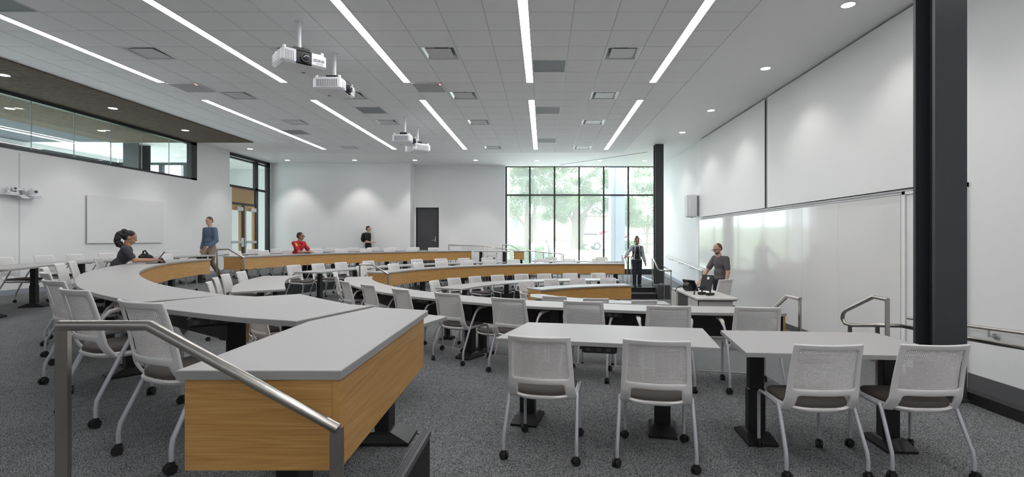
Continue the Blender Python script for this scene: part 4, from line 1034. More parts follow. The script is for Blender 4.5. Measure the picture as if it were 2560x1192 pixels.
# ================================================================== CHAIRS
def back_pt(u, z):
    """rear surface of the backrest, u in -1..1, z height"""
    k = (z - 0.50) / 0.355
    half = 0.228 - 0.018 * max(k, 0) + (0.012 * min(1, max(0, -k) * 4))
    if z >= 0.50: y = -0.222 - 0.062 * k - 0.022 * max(0, k) ** 3
    else: y = -0.222 + 0.42 * (0.50 - z) + 3.2 * (0.50 - z) ** 2
    return Vector((u * half, y + 0.045 * u * u, z))
def make_back():
    us = [-1, -0.955, -0.90, -0.835, -0.77, -0.70, -0.45, -0.15, 0.15, 0.45, 0.70, 0.77, 0.835, 0.90, 0.955, 1]
    zs = [0.405, 0.425, 0.45, 0.475, 0.50, 0.515, 0.535, 0.56, 0.585, 0.65, 0.74, 0.815, 0.835, 0.848, 0.855]
    bm = bmesh.new(); V = {}
    def vtx(i, j):
        if (i, j) not in V: V[(i, j)] = bm.verts.new(back_pt(us[i], zs[j]))
        return V[(i, j)]
    for j in range(len(zs) - 1):
        zc = (zs[j] + zs[j + 1]) / 2
        for i in range(len(us) - 1):
            uc = abs(us[i] + us[i + 1]) / 2
            if 0.565 < zc < 0.82 and uc < 0.82: continue          # mesh field
            if zc < 0.525 and uc < (0.72 if zc < 0.505 else 0.60): continue   # opening above the seat
            bm.faces.new((vtx(i, j), vtx(i + 1, j), vtx(i + 1, j + 1), vtx(i, j + 1)))
    me = bpy.data.meshes.new('back_frame'); bm.to_mesh(me); bm.free(); me.materials.append(M['plastic'])
    me = bake(me, [('SOLIDIFY', dict(thickness=0.016, offset=1.0)), ('SUBSURF', dict(levels=1, render_levels=1))])
    me.polygons.foreach_set('use_smooth', [True] * len(me.polygons)); return me
def make_field(nu=34, nz=30):
    """perforated field: staggered lozenge holes cut as real openings"""
    bm = bmesh.new()
    z0, z1 = 0.554, 0.830; um = 0.865
    cache = {}
    def vt(u, z):
        k = (round(u, 5), round(z, 5))
        if k not in cache: cache[k] = bm.verts.new(back_pt(max(-um, min(um, u)), z) + Vector((0, 0.006, 0)))
        return cache[k]
    du, dz = 2 * um / nu, (z1 - z0) / nz
    for j in range(nz):
        sh = 0.5 * du * (j % 2)
        for i in range(-1, nu + 1):
            ua, ub = -um + i * du + sh, -um + (i + 1) * du + sh
            if ub <= -um + 1e-6 or ua >= um - 1e-6: continue
            ua, ub = max(ua, -um), min(ub, um)
            za, zb = z0 + j * dz, z0 + (j + 1) * dz; uc, zc = (ua + ub) / 2, (za + zb) / 2
            A, B, C, D = vt(ua, za), vt(ub, za), vt(ub, zb), vt(ua, zb)
            if ub - ua < du * 0.8: bm.faces.new((A, B, C, D)); continue
            hu, hz = (ub - ua) * 0.36, dz * 0.40
            a, b, c, d = (bm.verts.new(back_pt(uc + x, zc + y) + Vector((0, 0.006, 0))) for x, y in ((0, -hz), (hu, 0), (0, hz), (-hu, 0)))
            for q in ((A, B, a), (B, b, a), (B, C, b), (C, c, b), (C, D, c), (D, d, c), (D, A, d), (A, a, d)): bm.faces.new(q)
    me = bpy.data.meshes.new('mesh_field'); bm.to_mesh(me); bm.free(); me.materials.append(M['plastic'])
    return bake(me, [('SOLIDIFY', dict(thickness=0.0035, offset=0.0))])
def seat_ring(w, d, y0, z, n=32, p=3.2, bend=0.0):
    out = []
    for i in range(n):
        a = 2 * math.pi * i / n; c, s = math.cos(a), math.sin(a)
        x = w * math.copysign(abs(c) ** (2 / p), c); y = d * math.copysign(abs(s) ** (2 / p), s)
        out.append((x, y0 + y, z - (0.02 * max(0, y / d) ** 3) - bend * (x / w) ** 2 * 0 - (0.012 if s < -0.5 else 0) * (-s - 0.5)))
    return out
def make_chair_meshes():
    m = {}
    m['back_frame'] = make_back(); m['mesh_field'] = make_field()
    mb = MB(); mb.loft([seat_ring(0.195, 0.20, 0.02, 0.432), seat_ring(0.212, 0.222, 0.02, 0.440), seat_ring(0.214, 0.224, 0.02, 0.455), seat_ring(0.205, 0.214, 0.02, 0.470), seat_ring(0.15, 0.16, 0.02, 0.476)])
    m['cushion'] = mb.mesh('cushion', ['cushion'], 60)
    mb = MB(); mb.loft([seat_ring(0.17, 0.18, 0.02, 0.395), seat_ring(0.218, 0.226, 0.02, 0.412), seat_ring(0.228, 0.236, 0.02, 0.430), seat_ring(0.222, 0.230, 0.02, 0.440), seat_ring(0.19, 0.20, 0.02, 0.438)])
    m['seat_pan'] = mb.mesh('seat_pan', ['plastic'], 60)
    for s, n in ((-1, 'l'), (1, 'r')):
        mb = MB(); mb.tube([(s * 0.215, 0.25, 0.062), (s * 0.215, 0.25, 0.355), (s * 0.2165, 0.243, 0.39), (s * 0.219, 0.22, 0.413), (s * 0.222, 0.17, 0.42), (s * 0.232, -0.10, 0.42)], 0.0115, 10)
        m['front_' + n] = mb.mesh('leg', ['silver'], True)
        mb = MB(); mb.tube([(s * 0.252, -0.25, 0.062), (s * 0.252, -0.25, 0.12), (s * 0.250, -0.242, 0.17), (s * 0.240, -0.13, 0.40), (s * 0.238, -0.105, 0.435)], 0.0125, 10)
        m['rear_' + n] = mb.mesh('leg', ['silver'], True)
        mb = MB(); mb.tube([(s * 0.252, -0.25, 0.062), (s * 0.252, -0.25, 0.12), (s * 0.250, -0.242, 0.17), (s * 0.242, -0.12, 0.42), (s * 0.252, -0.045, 0.575), (s * 0.258, -0.02, 0.62), (s * 0.262, 0.015, 0.648), (s * 0.264, 0.06, 0.658)], 0.0125, 10)
        m['rear_arm_' + n] = mb.mesh('leg', ['silver'], True)
        mb = MB()
        def rg(y, z, w, h): return [(s * 0.264 + w * cx, y, z + h * cz) for cx, cz in ((-1, -0.3), (-0.8, -1), (0.8, -1), (1, -0.3), (1, 0.4), (0.7, 1), (-0.7, 1), (-1, 0.4))]
        mb.loft([rg(-0.015, 0.626, 0.012, 0.010), rg(0.01, 0.650, 0.019, 0.013), rg(0.06, 0.664, 0.023, 0.013), rg(0.20, 0.668, 0.024, 0.012), rg(0.245, 0.664, 0.020, 0.010), rg(0.258, 0.660, 0.010, 0.006)])
        m['arm_' + n] = mb.mesh('armrest', ['armpad'], 50)
    mb = MB()
    for s in (-1, 1): mb.cyl((s * 0.013, -0.006, 0.027), 0.027, 0.016, 16, 'X')
    mb.cyl((0, -0.006, 0.027), 0.012, 0.012, 8, 'X'); mb.cyl((0, -0.002, 0.045), 0.019, 0.026, 12); mb.cyl((0, 0, 0.062), 0.009, 0.02, 10)
    m['caster'] = mb.mesh('caster', ['rubber'], 40)
    return m
CM = make_chair_meshes()
def chair(label, x, y, z, ang, arms, group):
    """ang: heading of the sitter (0 = +Y)"""
    t = thing('task_chair', label, 'chair', (x, y, z), ang, group)
    inst('seat_pan', CM['seat_pan'], t); inst('cushion', CM['cushion'], t)
    b = inst('back_frame', CM['back_frame'], t); inst('mesh_field', CM['mesh_field'], b)
    for n, s in (('l', -1), ('r', 1)):
        l = inst('leg', CM['front_' + n], t); inst('caster', CM['caster'], l, (s * 0.215, 0.25, 0), (0, 0, R(random.uniform(-70, 70))))
        l = inst('leg', CM[('rear_arm_' if arms else 'rear_') + n], t); inst('caster', CM['caster'], l, (s * 0.252, -0.25, 0), (0, 0, R(random.uniform(-70, 70))))
        if arms: inst('armrest', CM['arm_' + n], t)
    return t
def seats(phrase, curve, lvl, tops, arms, group, head={}):
    """tops: plan position of the middle of each backrest top; the sitter looks at the nearest point of the desk edge"""
    n = len(tops)
    for k, (x, y) in enumerate(tops):
        q = min(curve, key=lambda p: math.dist(p, (x, y)))
        d = Vector((q[0] - x, q[1] - y)).normalized()
        if k in head: d = Vector((-math.sin(R(head[k])), math.cos(R(head[k]))))
        a = math.atan2(-d.x, d.y) + R(random.uniform(-3, 3))
        chair('white mesh back chair, ' + (ORD[k] + ' ' if n > 1 else '') + phrase, x + d.x * 0.295, y + d.y * 0.295, LV[lvl], a, arms, group)
rc = 'white task chairs'
# camera side, straight tables (no arms): centre and heading measured one by one
for lab, x, y, a in (('armless white mesh chair, left of two at the centre foreground table', 0.02, 3.58, -11), ('armless white mesh chair, right of two at the centre foreground table', 0.78, 3.46, -11),
                     ('armless white mesh chair, left of two at the table before the column', 1.77, 3.33, -1), ('armless white mesh chair, rightmost in the foreground by the near column', 2.43, 3.33, -1)):
    chair(lab, x, y, Z1, R(a), False, 'armless chairs in the foreground')
chair('armless white mesh chair, nearest the camera at the left foreground rail', -1.975, 2.805, Z2, R(-26), False, 'armless chairs in the foreground')
seats('from the camera along the curved desk of the seated woman', T2A, 2, [(-3.02, 3.15), (-3.84, 3.84), (-4.78, 4.72), (-5.66, 5.58), (-6.40, 6.50), (-6.85, 7.15), (-7.60, 8.40)], True, rc, {0: -27, 1: -29, 2: -37})
seats('beyond the tablet at the desk of the seated woman', T2A, 2, [(-8.32, 10.85)], True, rc)
seats('from the camera along the left wall table', T2B, 2, [(-9.70, 8.85), (-10.0, 9.86), (-10.13, 10.66), (-10.19, 11.5), (-10.18, 12.35), (-10.08, 13.35)], True, rc)
seats('from the left behind the top oak desk row', W1, 2, [(-8.34, 13.33), (-8.10, 14.26), (-7.33, 15.88), (-6.81, 16.58), (-6.24, 17.27), (-5.60, 17.91), (-4.94, 18.45), (-4.24, 18.93), (-3.47, 19.40)], False, rc)
seats('from the left in the rearmost row along the back', T2BF, 2, [(-9.54, 14.89), (-9.31, 15.82), (-9.01, 16.61), (-8.22, 17.88), (-7.88, 18.32), (-7.26, 18.84), (-6.64, 19.28), (-5.97, 19.64), (-5.2, 19.88)], False, rc)
seats('at the table on black legs at the top tier end', [(-1.95, 18.05)], 2, [(-2.10, 19.28)], True, rc)
seats('from the left behind the sweeping middle foreground desk', T1A, 1, [(-4.12, 9.70), (-3.72, 8.80), (-3.12, 7.70), (-2.57, 7.12), (-1.90, 6.48), (-1.20, 5.98), (-0.40, 5.45), (0.41, 5.18), (1.22, 4.82), (2.05, 4.72)], True, rc)
LTB = spline([(-3.94, 7.56), (-4.55, 8.7), (-4.95, 9.6), (-5.12, 10.42)])
seats('from the camera at the small curved left table', LTB, 1, [(-5.10, 7.50), (-5.57, 8.36), (-5.94, 9.17), (-6.13, 9.97)], True, rc)
seats('from the left under the angular desk, partly hidden', spline([(-3.35, 6.85), (-2.6, 6.1), (-1.9, 5.5), (-0.95, 4.87)]), 1, [(-3.50, 5.50), (-2.98, 5.02), (-2.42, 4.60)], True, rc)
seats('from the left at the table between the oak desks', T1BU, 1, [(-6.30, 12.40), (-6.06, 13.2), (-5.76, 14.0), (-5.30, 14.86), (-4.15, 16.15), (-3.50, 16.75), (-2.78, 17.15), (-2.02, 17.5)], True, rc)
seats('at the window table beside the stair', [(0.3, 16.97)], 1, [(0.26, 18.0)], True, rc)
seats('at the window table nearest the standing woman', [(2.1, 16.8)], 1, [(2.09, 17.85)], True, rc)
seats('from the left behind the middle oak desk row', W2, 1, [(-4.50, 12.15), (-4.02, 13.15), (-3.55, 13.9), (-3.03, 14.55), (-2.38, 15.1), (-1.72, 15.55), (-0.98, 15.88), (-0.12, 16.15), (0.83, 16.32), (1.82, 16.38)], True, rc)
seats('from the left at the lowest curved table', PB, 0, [(-2.62, 11.75), (-2.30, 12.56), (-1.84, 13.1), (-1.28, 13.62), (-0.64, 13.95), (0.02, 14.1), (0.76, 14.3), (1.57, 14.4)], True, rc)
seats('from the left behind the short oak desk by the steps', W3, 0, [(-0.43, 11.62), (0.17, 12.1), (0.85, 12.4), (1.62, 12.52)], True, rc)
seats('from the left, hidden low behind the sweeping desk', PBN, 0, [(-2.05, 8.55), (-1.62, 7.90), (-0.95, 7.30), (-0.18, 6.88), (0.70, 6.58), (1.55, 6.42)], True, rc)
P0c = [(-0.02, 9.87), (0.39, 9.36), (0.95, 9.0), (1.57, 8.78), (2.13, 8.74)]
seats('from the left at the short lowest desk before the lecturer', P0c, 0, [(-0.40, 9.10), (0.17, 8.50), (0.87, 8.20), (1.62, 7.93)], True, rc)
chair('white mesh chair turned away behind the lecturer desk', 3.75, 9.55, Z0, R(72), False, None)
# ================================================================== PEOPLE
def skin(n, c): return mat(n, c, 0.55)
skin('skin_tan', (0.42, 0.22, 0.135)); skin('skin_brown', (0.33, 0.165, 0.095)); skin('skin_light', (0.56, 0.33, 0.25))
mat('hair_black', (0.012, 0.011, 0.012), 0.55, bump=0.6, bscale=120); mat('hair_brown', (0.09, 0.055, 0.035), 0.6, bump=0.5, bscale=120)
mat('tee_charcoal', (0.045, 0.046, 0.052), 0.9, var=0.1, vscale=40); mat('tee_grey', (0.105, 0.098, 0.105), 0.9, var=0.1, vscale=40)
mat('polo_red', (0.42, 0.008, 0.022), 0.75, var=0.08, vscale=30); mat('yellow', (0.85, 0.55, 0.02), 0.7)
mat('denim_light', (0.33, 0.36, 0.41), 0.9, var=0.18, vscale=25); mat('denim_dark', (0.018, 0.022, 0.034), 0.9, var=0.15, vscale=30)
mat('jacket_blue', (0.10, 0.15, 0.22), 0.9, var=0.15, vscale=20); mat('cloth_black', (0.012, 0.012, 0.014), 0.9)
mat('cloth_pale', (0.6, 0.6, 0.62), 0.9); mat('khaki', (0.30, 0.24, 0.18), 0.9); mat('lip', (0.30, 0.11, 0.09), 0.5); mat('eye_white', (0.75, 0.73, 0.7), 0.3)
mat('pink', (0.75, 0.35, 0.36), 0.7); mat('gold', (0.8, 0.6, 0.25), 0.3, metal=1.0)
def blob(name, prims, mats, parent, voxel=0.009, smooth=6):
    mb = MB()
    for p in prims:
        if p[0] == 'c':
            _, a, ra, b, rb = p; a, b = Vector(a), Vector(b)
            mb.tube([a, b], [ra, rb], 14); mb.ball(a, ra, 14, 8); mb.ball(b, rb, 14, 8)
        elif p[0] == 'e':
            mb.ball(p[1], p[2], 18, 12, rot=p[3] if len(p) > 3 else None)
        elif p[0] == 'b':
            mb.rbox(None, p[2], mat4=Matrix.Translation(p[1]) @ (p[3].to_4x4() if len(p) > 3 else Matrix.Identity(4)))
    me = mb.mesh(name, mats)
    me = bake(me, [('REMESH', dict(mode='VOXEL', voxel_size=voxel)), ('SMOOTH', dict(factor=0.5, iterations=smooth))])
    me.materials.clear()
    for m_ in (mats if isinstance(mats, list) else [mats]): me.materials.append(M[m_])
    me.polygons.foreach_set('material_index', [0] * len(me.polygons))
    me.polygons.foreach_set('use_smooth', [True] * len(me.polygons))
    o = bpy.data.objects.new(name, me); COL.objects.link(o); o.parent = parent
    return o
V = Vector
def stand(H, sh=0.172):
    k = H / 1.75
    J = dict(pel=(0, 0, .95), wai=(0, .005, 1.10), che=(0, 0.0, 1.30), nck=(0, -.01, 1.47), hd=(0, .02, 1.635),
             shR=(sh, -.01, 1.41), elR=(sh + .05, -.02, 1.12), wrR=(sh + .05, .06, .88), shL=(-sh, -.01, 1.41), elL=(-sh - .05, -.02, 1.12), wrL=(-sh - .05, .06, .88),
             hpR=(.09, 0, .92), knR=(.095, .02, .50), anR=(.095, -.02, .09), hpL=(-.09, 0, .92), knL=(-.095, .02, .50), anL=(-.095, -.02, .09))
    return {n: V(p) * k for n, p in J.items()}
def sit(dz=0.0, lean=0.08, sh=0.18):
    J = dict(pel=(0, 0, .56), wai=(0, .02, .72), che=(0, lean, .90), nck=(0, lean + .02, 1.06), hd=(0, lean + .06, 1.20),
             shR=(sh, lean, 1.0), elR=(sh + .05, lean + .12, .76), wrR=(sh - .04, lean + .34, .79), shL=(-sh, lean, 1.0), elL=(-sh - .05, lean + .12, .76), wrL=(-sh + .04, lean + .34, .79),
             hpR=(.10, .02, .54), knR=(.11, .42, .53), anR=(.11, .38, .10), hpL=(-.10, .02, .54), knL=(-.11, .42, .53), anL=(-.11, .38, .10))
    up = {'wai': .3, 'che': .7, 'nck': 1, 'hd': 1, 'shR': .9, 'shL': .9}
    return {n: V(p) + V((0, 0, dz * up.get(n, 0))) for n, p in J.items()}
def person(label, loc, ang, J, skinm, top, sleeves, trousers, hair, hairm, head_yaw=0.0, head_pitch=0.0, build=1.0, shoes='rubber', voxel=0.008, fem=False, hand_dirs=None, glasses=False, detail=True):
    t = thing('person', label, 'person', loc, ang)
    hd = J['hd']; hr = Matrix.Rotation(head_yaw, 3, 'Z') @ Matrix.Rotation(head_pitch, 3, 'X')
    H = lambda x, y, z: hd + hr @ V((x, y, z))
    b = build
    sp = J['che'] - J['pel']; lean = Matrix.Rotation(-math.atan2(sp.y, sp.z), 3, 'X')
    P = [('e', H(0, -.005, .025), (.074, .093, .095), hr), ('e', H(0, .02, -.045), (.058, .066, .072), hr), ('e', H(0, .045, -.085), (.035, .035, .025), hr),
         ('c', H(0, .083, .01), .010, H(0, .100, -.022), .015), ('e', H(0, .072, .03), (.05, .02, .014), hr),
         ('e', H(0, .078, -.055), (.026, .014, .014), hr),
         ('e', H(.075, -.012, -.005), (.011, .019, .030), hr), ('e', H(-.075, -.012, -.005), (.011, .019, .030), hr),
         ('c', J['nck'] - V((0, .0, .06)), .062 * b, hd + V((0, -.02, -.06)), .052)]
    P += [('e', J['che'], (.150 * b, .098 * b, .165), lean), ('e', J['wai'], (.128 * b, .092 * b, .13), lean), ('e', J['pel'], (.155 * b, .105 * b, .11)),
          ('c', J['che'] + V((-.10, 0, .10)), .06, J['che'] + V((.10, 0, .10)), .06)]
    for s in 'RL':
        sh, el, wr = J['sh' + s], J['el' + s], J['wr' + s]
        P += [('c', sh, .056 * b, el, .042 * b), ('c', el, .041 * b, wr, .027)]
        hd_ = (hand_dirs or {}).get(s) or (wr - el).normalized()
        hd_ = V(hd_).normalized(); pl = wr + hd_ * 0.05
        sx = hd_.cross(V((0, 0, 1))); sx = sx.normalized() if sx.length > .1 else V((1, 0, 0))
        up = sx.cross(hd_).normalized()
        if detail:
            P += [('c', wr, .026, pl, .024), ('e', pl, (.03, .03, .03))]
            for f_, (o_, L) in enumerate(((-.030, .062), (-.011, .075), (.010, .072), (.030, .055))):
                base = pl + sx * o_ + hd_ * .022; k1 = base + hd_ * L * .55 - up * .006; tip = k1 + hd_ * L * .40 - up * .026
                P += [('c', base, .0098, k1, .0092), ('c', k1, .0092, tip, .008)]
            sd = -1 if s == 'R' else 1
            th0 = wr + hd_ * .02 + sx * .024 * sd; th1 = th0 + sx * .03 * sd + hd_ * .03; P += [('c', th0, .0115, th1, .0105), ('c', th1, .0105, th1 + hd_ * .03 - up * .008, .009)]
        else:
            P += [('c', wr, .027, wr + hd_ * .11, .022)]
        hp, kn, an = J['hp' + s], J['kn' + s], J['an' + s]
        P += [('c', hp, .082 * b, kn, .055), ('c', kn, .053, an, .036), ('c', an - V((0, .03, .045)), .036, an + V((0, .13, -.06)), .028)]
    body = blob('body', P, [skinm], t, voxel)
    # --- clothes
    g = 0.014
    S = [('e', J['che'], (.150 * b + g, .098 * b + g, .170), lean), ('e', J['wai'], (.130 * b + g, .094 * b + g, .14), lean), ('e', J['pel'] + V((0, 0, .03)), (.152 * b + g, .105 * b + g, .10)),
         ('c', J['che'] + V((-.12, 0, .085)), .048 + g, J['che'] + V((0, 0, .125)), .052 + g), ('c', J['che'] + V((.12, 0, .085)), .048 + g, J['che'] + V((0, 0, .125)), .052 + g), ('c', J['nck'] - V((0, .0, .07)), .062 * b + g, J['nck'] - V((0, 0, .045)), .055 * b + g)]
    S += [('c', J['shR'], .052 * b + .01, J['nck'] - V((0, 0, .055)), .05 * b + .012), ('c', J['shL'], .052 * b + .01, J['nck'] - V((0, 0, .055)), .05 * b + .012)]
    if fem: S.append(('e', J['che'] + lean @ V((0, .055, -.01)), (.12, .06, .075)))
    for s in 'RL':
        sh, el, wr = J['sh' + s], J['el' + s], J['wr' + s]
        if sleeves == 'short': S.append(('c', sh - V((0, 0, .004)), .056 * b + .012, sh.lerp(el, .70), .048 * b + .014))
        else: S += [('c', sh - V((0, 0, .004)), .056 * b + .013, el, .044 * b + g), ('c', el, .046 * b + g, el.lerp(wr, .92), .034 + g)]
    blob('shirt' if sleeves == 'short' else 'jacket', S, [top], t, 0.011, 5)
    T = [('e', J['pel'] - V((0, 0, .02)), (.155 * b + .012, .105 * b + .012, .115))]
    for s in 'RL':
        hp, kn, an = J['hp' + s], J['kn' + s], J['an' + s]
        T += [('c', hp, .086 * b + .012, kn, .060 + .012), ('c', kn, .058 + .012, an + V((0, 0, .02)), .048 + .012)]
    blob('trousers', T, [trousers], t, 0.012, 4)
    for s in 'RL':
        an = J['an' + s]
        mb = MB()
        def sr(y, w, h): return [(an.x + w * cx, an.y + y, max(0.0, an.z - .09) + h * cz) for cx, cz in ((-.8, 0), (.8, 0), (1, .35), (.75, 1), (-.75, 1), (-1, .35))]
        mb.loft([sr(-.085, .025, .06), sr(-.06, .04, .10), sr(0, .042, .105), sr(.07, .046, .075), sr(.14, .046, .055), sr(.185, .03, .04)])
        mb.build('shoe', [shoes], t, 60)
    # --- hair and face
    if hair == 'short': Q = [('e', H(0, -.020, .050), (.080, .092, .080), hr), ('e', H(0, -.055, .005), (.074, .060, .075), hr)]
    elif hair == 'receding': Q = [('e', H(0, -.034, .046), (.078, .082, .076), hr), ('e', H(0, -.055, .005), (.075, .058, .075), hr)]
    elif hair == 'pony':
        Q = [('e', H(0, -.016, .042), (.079, .090, .085), hr), ('e', H(0, -.050, .01), (.073, .062, .075), hr), ('e', H(0, -.10, .085), (.05, .05, .045), hr)]
        yz = Matrix.Rotation(head_yaw, 3, 'Z')
        for k in range(60):
            a = random.uniform(0, 1); Q.append(('e', hd + yz @ V((random.uniform(-.05, .05), -.115 - .045 * math.sin(a * 3.0) + random.uniform(-.03, .03), .10 - .25 * a)), (random.uniform(.024, .036),) * 3))
    else:  # bun
        Q = [('e', H(0, -.018, .046), (.079, .090, .082), hr), ('e', H(0, -.050, .0), (.074, .062, .078), hr), ('e', H(0, -.045, .125), (.045, .045, .035), hr), ('c', H(.07, .0, .0), .012, H(.075, -.01, -.09), .009), ('c', H(-.07, .0, .0), .012, H(-.075, -.01, -.09), .009)]
    blob('hair', Q, [hairm], t, 0.008, 2)
    if detail:
        for s in (-1, 1):
            mb = MB(); mb.ball(H(s * .031, .079, .004), (.0105, .007, .0052), 10, 6, rot=hr); e_ = mb.build('eye', ['eye_white'], t, True)
            mb = MB(); mb.ball(H(s * .031, .0842, .004), (.0055, .0035, .0052), 8, 6, rot=hr); mb.build('iris', ['hair_black'], e_, True)
            mb = MB(); mb.tube([H(s * .014, .090, .026), H(s * .032, .089, .031), H(s * .05, .078, .026)], .0042, 6); mb.build('eyebrow', [hairm], t, True)
        mb = MB(); mb.ball(H(0, .090, -.055), (.022, .006, .0065), 10, 6, rot=hr); mb.build('mouth', ['lip'], t, True)
    if glasses:
        mb = MB()
        for s in (-1, 1):
            mb.tube([H(s * .034 + .026 * math.cos(2 * math.pi * k / 16), .108, .002 + .021 * math.sin(2 * math.pi * k / 16)) for k in range(17)], .0028, 6)
            mb.tube([H(s * .06, .106, .008), H(s * .082, .0, .008)], .0028, 6)
        mb.tube([H(-.008, .11, .006), H(.008, .11, .006)], .0028, 6); mb.build('glasses', ['black'], t, True)
    return t
from mathutils.bvhtree import BVHTree
def drape(name, cloth, strip, m, parent, off=0.004, th=0.004):
    """thin cloth piece laid on the front of a garment; strip: rows of (x, z) points"""
    me = cloth.data
    bvh = BVHTree.FromPolygons([v.co[:] for v in me.vertices], [p.vertices[:] for p in me.polygons])
    mb = MB(); rows = []; last = 0.05
    for row in strip:
        r = []
        for (x, z) in row:
            h = bvh.ray_cast(V((x, 1.5, z)), V((0, -1, 0)))[0]
            last = h.y if h else last
            r.append((x, last + off, z))
        rows.append(r)
    n = len(rows[0])
    vs = [p for r in rows for p in r] + [(p[0], p[1] - th - off, p[2]) for r in rows for p in r]; K = len(rows) * n; fs = []
    for i in range(len(rows) - 1):
        for j in range(n - 1):
            a = i * n + j; fs.append((a, a + 1, a + n + 1, a + n)); fs.append((K + a, K + a + n, K + a + n + 1, K + a + 1))
    rim = [j for j in range(n)] + [i * n + n - 1 for i in range(1, len(rows))] + [(len(rows) - 1) * n + j for j in range(n - 2, -1, -1)] + [i * n for i in range(len(rows) - 2, 0, -1)]
    for q in range(len(rim)):
        a, b = rim[q], rim[(q + 1) % len(rim)]; fs.append((b, a, K + a, K + b))
    mb.add(vs, fs); return mb.build(name, [m], parent, 50)
def part_of(t, names):
    return [c for c in t.children if c.name.split('.')[0] in names][0]
def backpack(label, parent_loc, ang, c, m='cloth_black', size=1.0, wearer=None):
    t = thing('backpack', label, 'backpack', parent_loc, ang)
    c = V(c)
    blob('pack', [('e', c + V((0, 0, 0)), (.13 * size, .08 * size, .20 * size)), ('e', c + V((0, -.05, -.05)), (.10 * size, .05 * size, .11 * size))], [m], t, 0.014, 4)
    for s in (-1, 1):
        mb = MB(); mb.tube([c + V((s * .10, .05, .15)), c + V((s * .11, .12, .20)), c + V((s * .112, .17, .20))], .014, 8); mb.build('strap', [m], t, True)
        if wearer is not None:
            z0 = c.z; drape('strap', part_of(wearer, ('shirt', 'jacket')), [[(s * .112 + d * .017 + s * max(0, k - 4) * .008, z0 + .205 - k * .045) for d in (-1, 0, 1)] for k in range(9)], m, t)
    return t
# --- seated woman with the tablet
a = math.atan2(-0.77, 0.64)
J = sit(0.0, 0.12, 0.165); J['hd'] += V((0, .005, .0))
J['elR'] = V((.20, .20, .79)); J['wrR'] = V((.12, .50, .80)); J['elR'] = V((.20, .25, .80)); J['elL'] = V((-.20, .25, .80)); J['wrL'] = V((-.10, .52, .80))
person('woman in a charcoal t-shirt with black ponytail, seated typing on tablet', (-7.40, 8.56, Z2), a, J, 'skin_tan', 'tee_charcoal', 'short', 'denim_dark', 'pony', 'hair_black', head_pitch=R(-16), build=.9, fem=True)
# --- seated man in red
a = math.atan2(-0.967, -0.255)
J = sit(0.06, 0.10, 0.20); J['wrR'] = V((.02, .50, .79)); J['elR'] = V((.22, .30, .78)); J['wrL'] = V((.0, .52, .79)); J['elL'] = V((-.26, .26, .78))
t = person('man in a red polo shirt with glasses, seated in the top row', (-7.55, 15.1, Z2), a, J, 'skin_brown', 'polo_red', 'short', 'denim_dark', 'short', 'hair_black', head_yaw=R(22), build=1.05, glasses=True)
sh_ = part_of(t, ('shirt',)); ch = J['che']
for x in (.195, .228, -.205):
    q = 1 if x > 0 else -1
    drape('sleeve_stripe', sh_, [[(x + d * .009 + q * .004 * i, J['shR'].z + .01 - .024 * i) for d in (-1, 1)] for i in range(5)], 'yellow', t)
drape('chest_emblem', sh_, [[(-.09, ch.z + .06), (-.065, ch.z + .06)], [(-.10, ch.z + .045), (-.055, ch.z + .045)]], 'yellow', t)
drape('chest_mark', sh_, [[(.065, ch.z + .052), (.08, ch.z + .046), (.105, ch.z + .056)], [(.06, ch.z + .046), (.08, ch.z + .038), (.10, ch.z + .052)]], 'yellow', t)
mb = MB(); mb.tube([J['nck'] + V((-.055, .02, -.02)), J['nck'] + V((-.045, .085, -.055)), J['nck'] + V((0, .10, -.10)), J['nck'] + V((.045, .085, -.055)), J['nck'] + V((.055, .02, -.02))], .017, 8); mb.build('collar', ['polo_red'], t, True)
chair('white mesh chair the man in red sits on', -7.62, 15.12, Z2, math.atan2(-0.967, -0.255), False, None)
t = thing('phone', 'flat black phone on the desk before the man in red', 'phone', (-7.12, 14.92, Z2 + HT), R(20))
mb = MB(); mb.cbox(-.08, .08, -.04, .04, 0, .009, .003); mb.build('slab', ['black'], t)
# --- man walking by the left wall
J = stand(1.80); J['knR'] += V((0, .12, .02)); J['anR'] += V((0, .16, 0)); J['anL'] += V((0, -.22, .05)); J['wrL'] = V((-.17, .16, .98)); J['elL'] = V((-.25, .0, 1.13))
person('man in a blue-grey jacket walking beside the left wall', (-9.46, 14.02, Z2), R(163), J, 'skin_light', 'jacket_blue', 'long', 'khaki', 'short', 'hair_brown', head_yaw=R(10), head_pitch=R(-10))
# --- walker in black with backpack
J = stand(1.70); J['knR'] += V((0, .12, .02)); J['anR'] += V((0, .16, 0)); J['anL'] += V((0, -.2, .05)); J['wrR'] = V((.10, .22, 1.05)); J['elR'] = V((.22, .02, 1.06))
t = person('person in black walking to the right along the back wall', (-7.08, 19.97, Z2), R(-90), J, 'skin_light', 'cloth_black', 'short', 'cloth_black', 'short', 'hair_brown')
backpack('black backpack worn by the walker at the back wall', (-7.08, 19.97, Z2), R(-90), (0, -.19, 1.24), wearer=t)
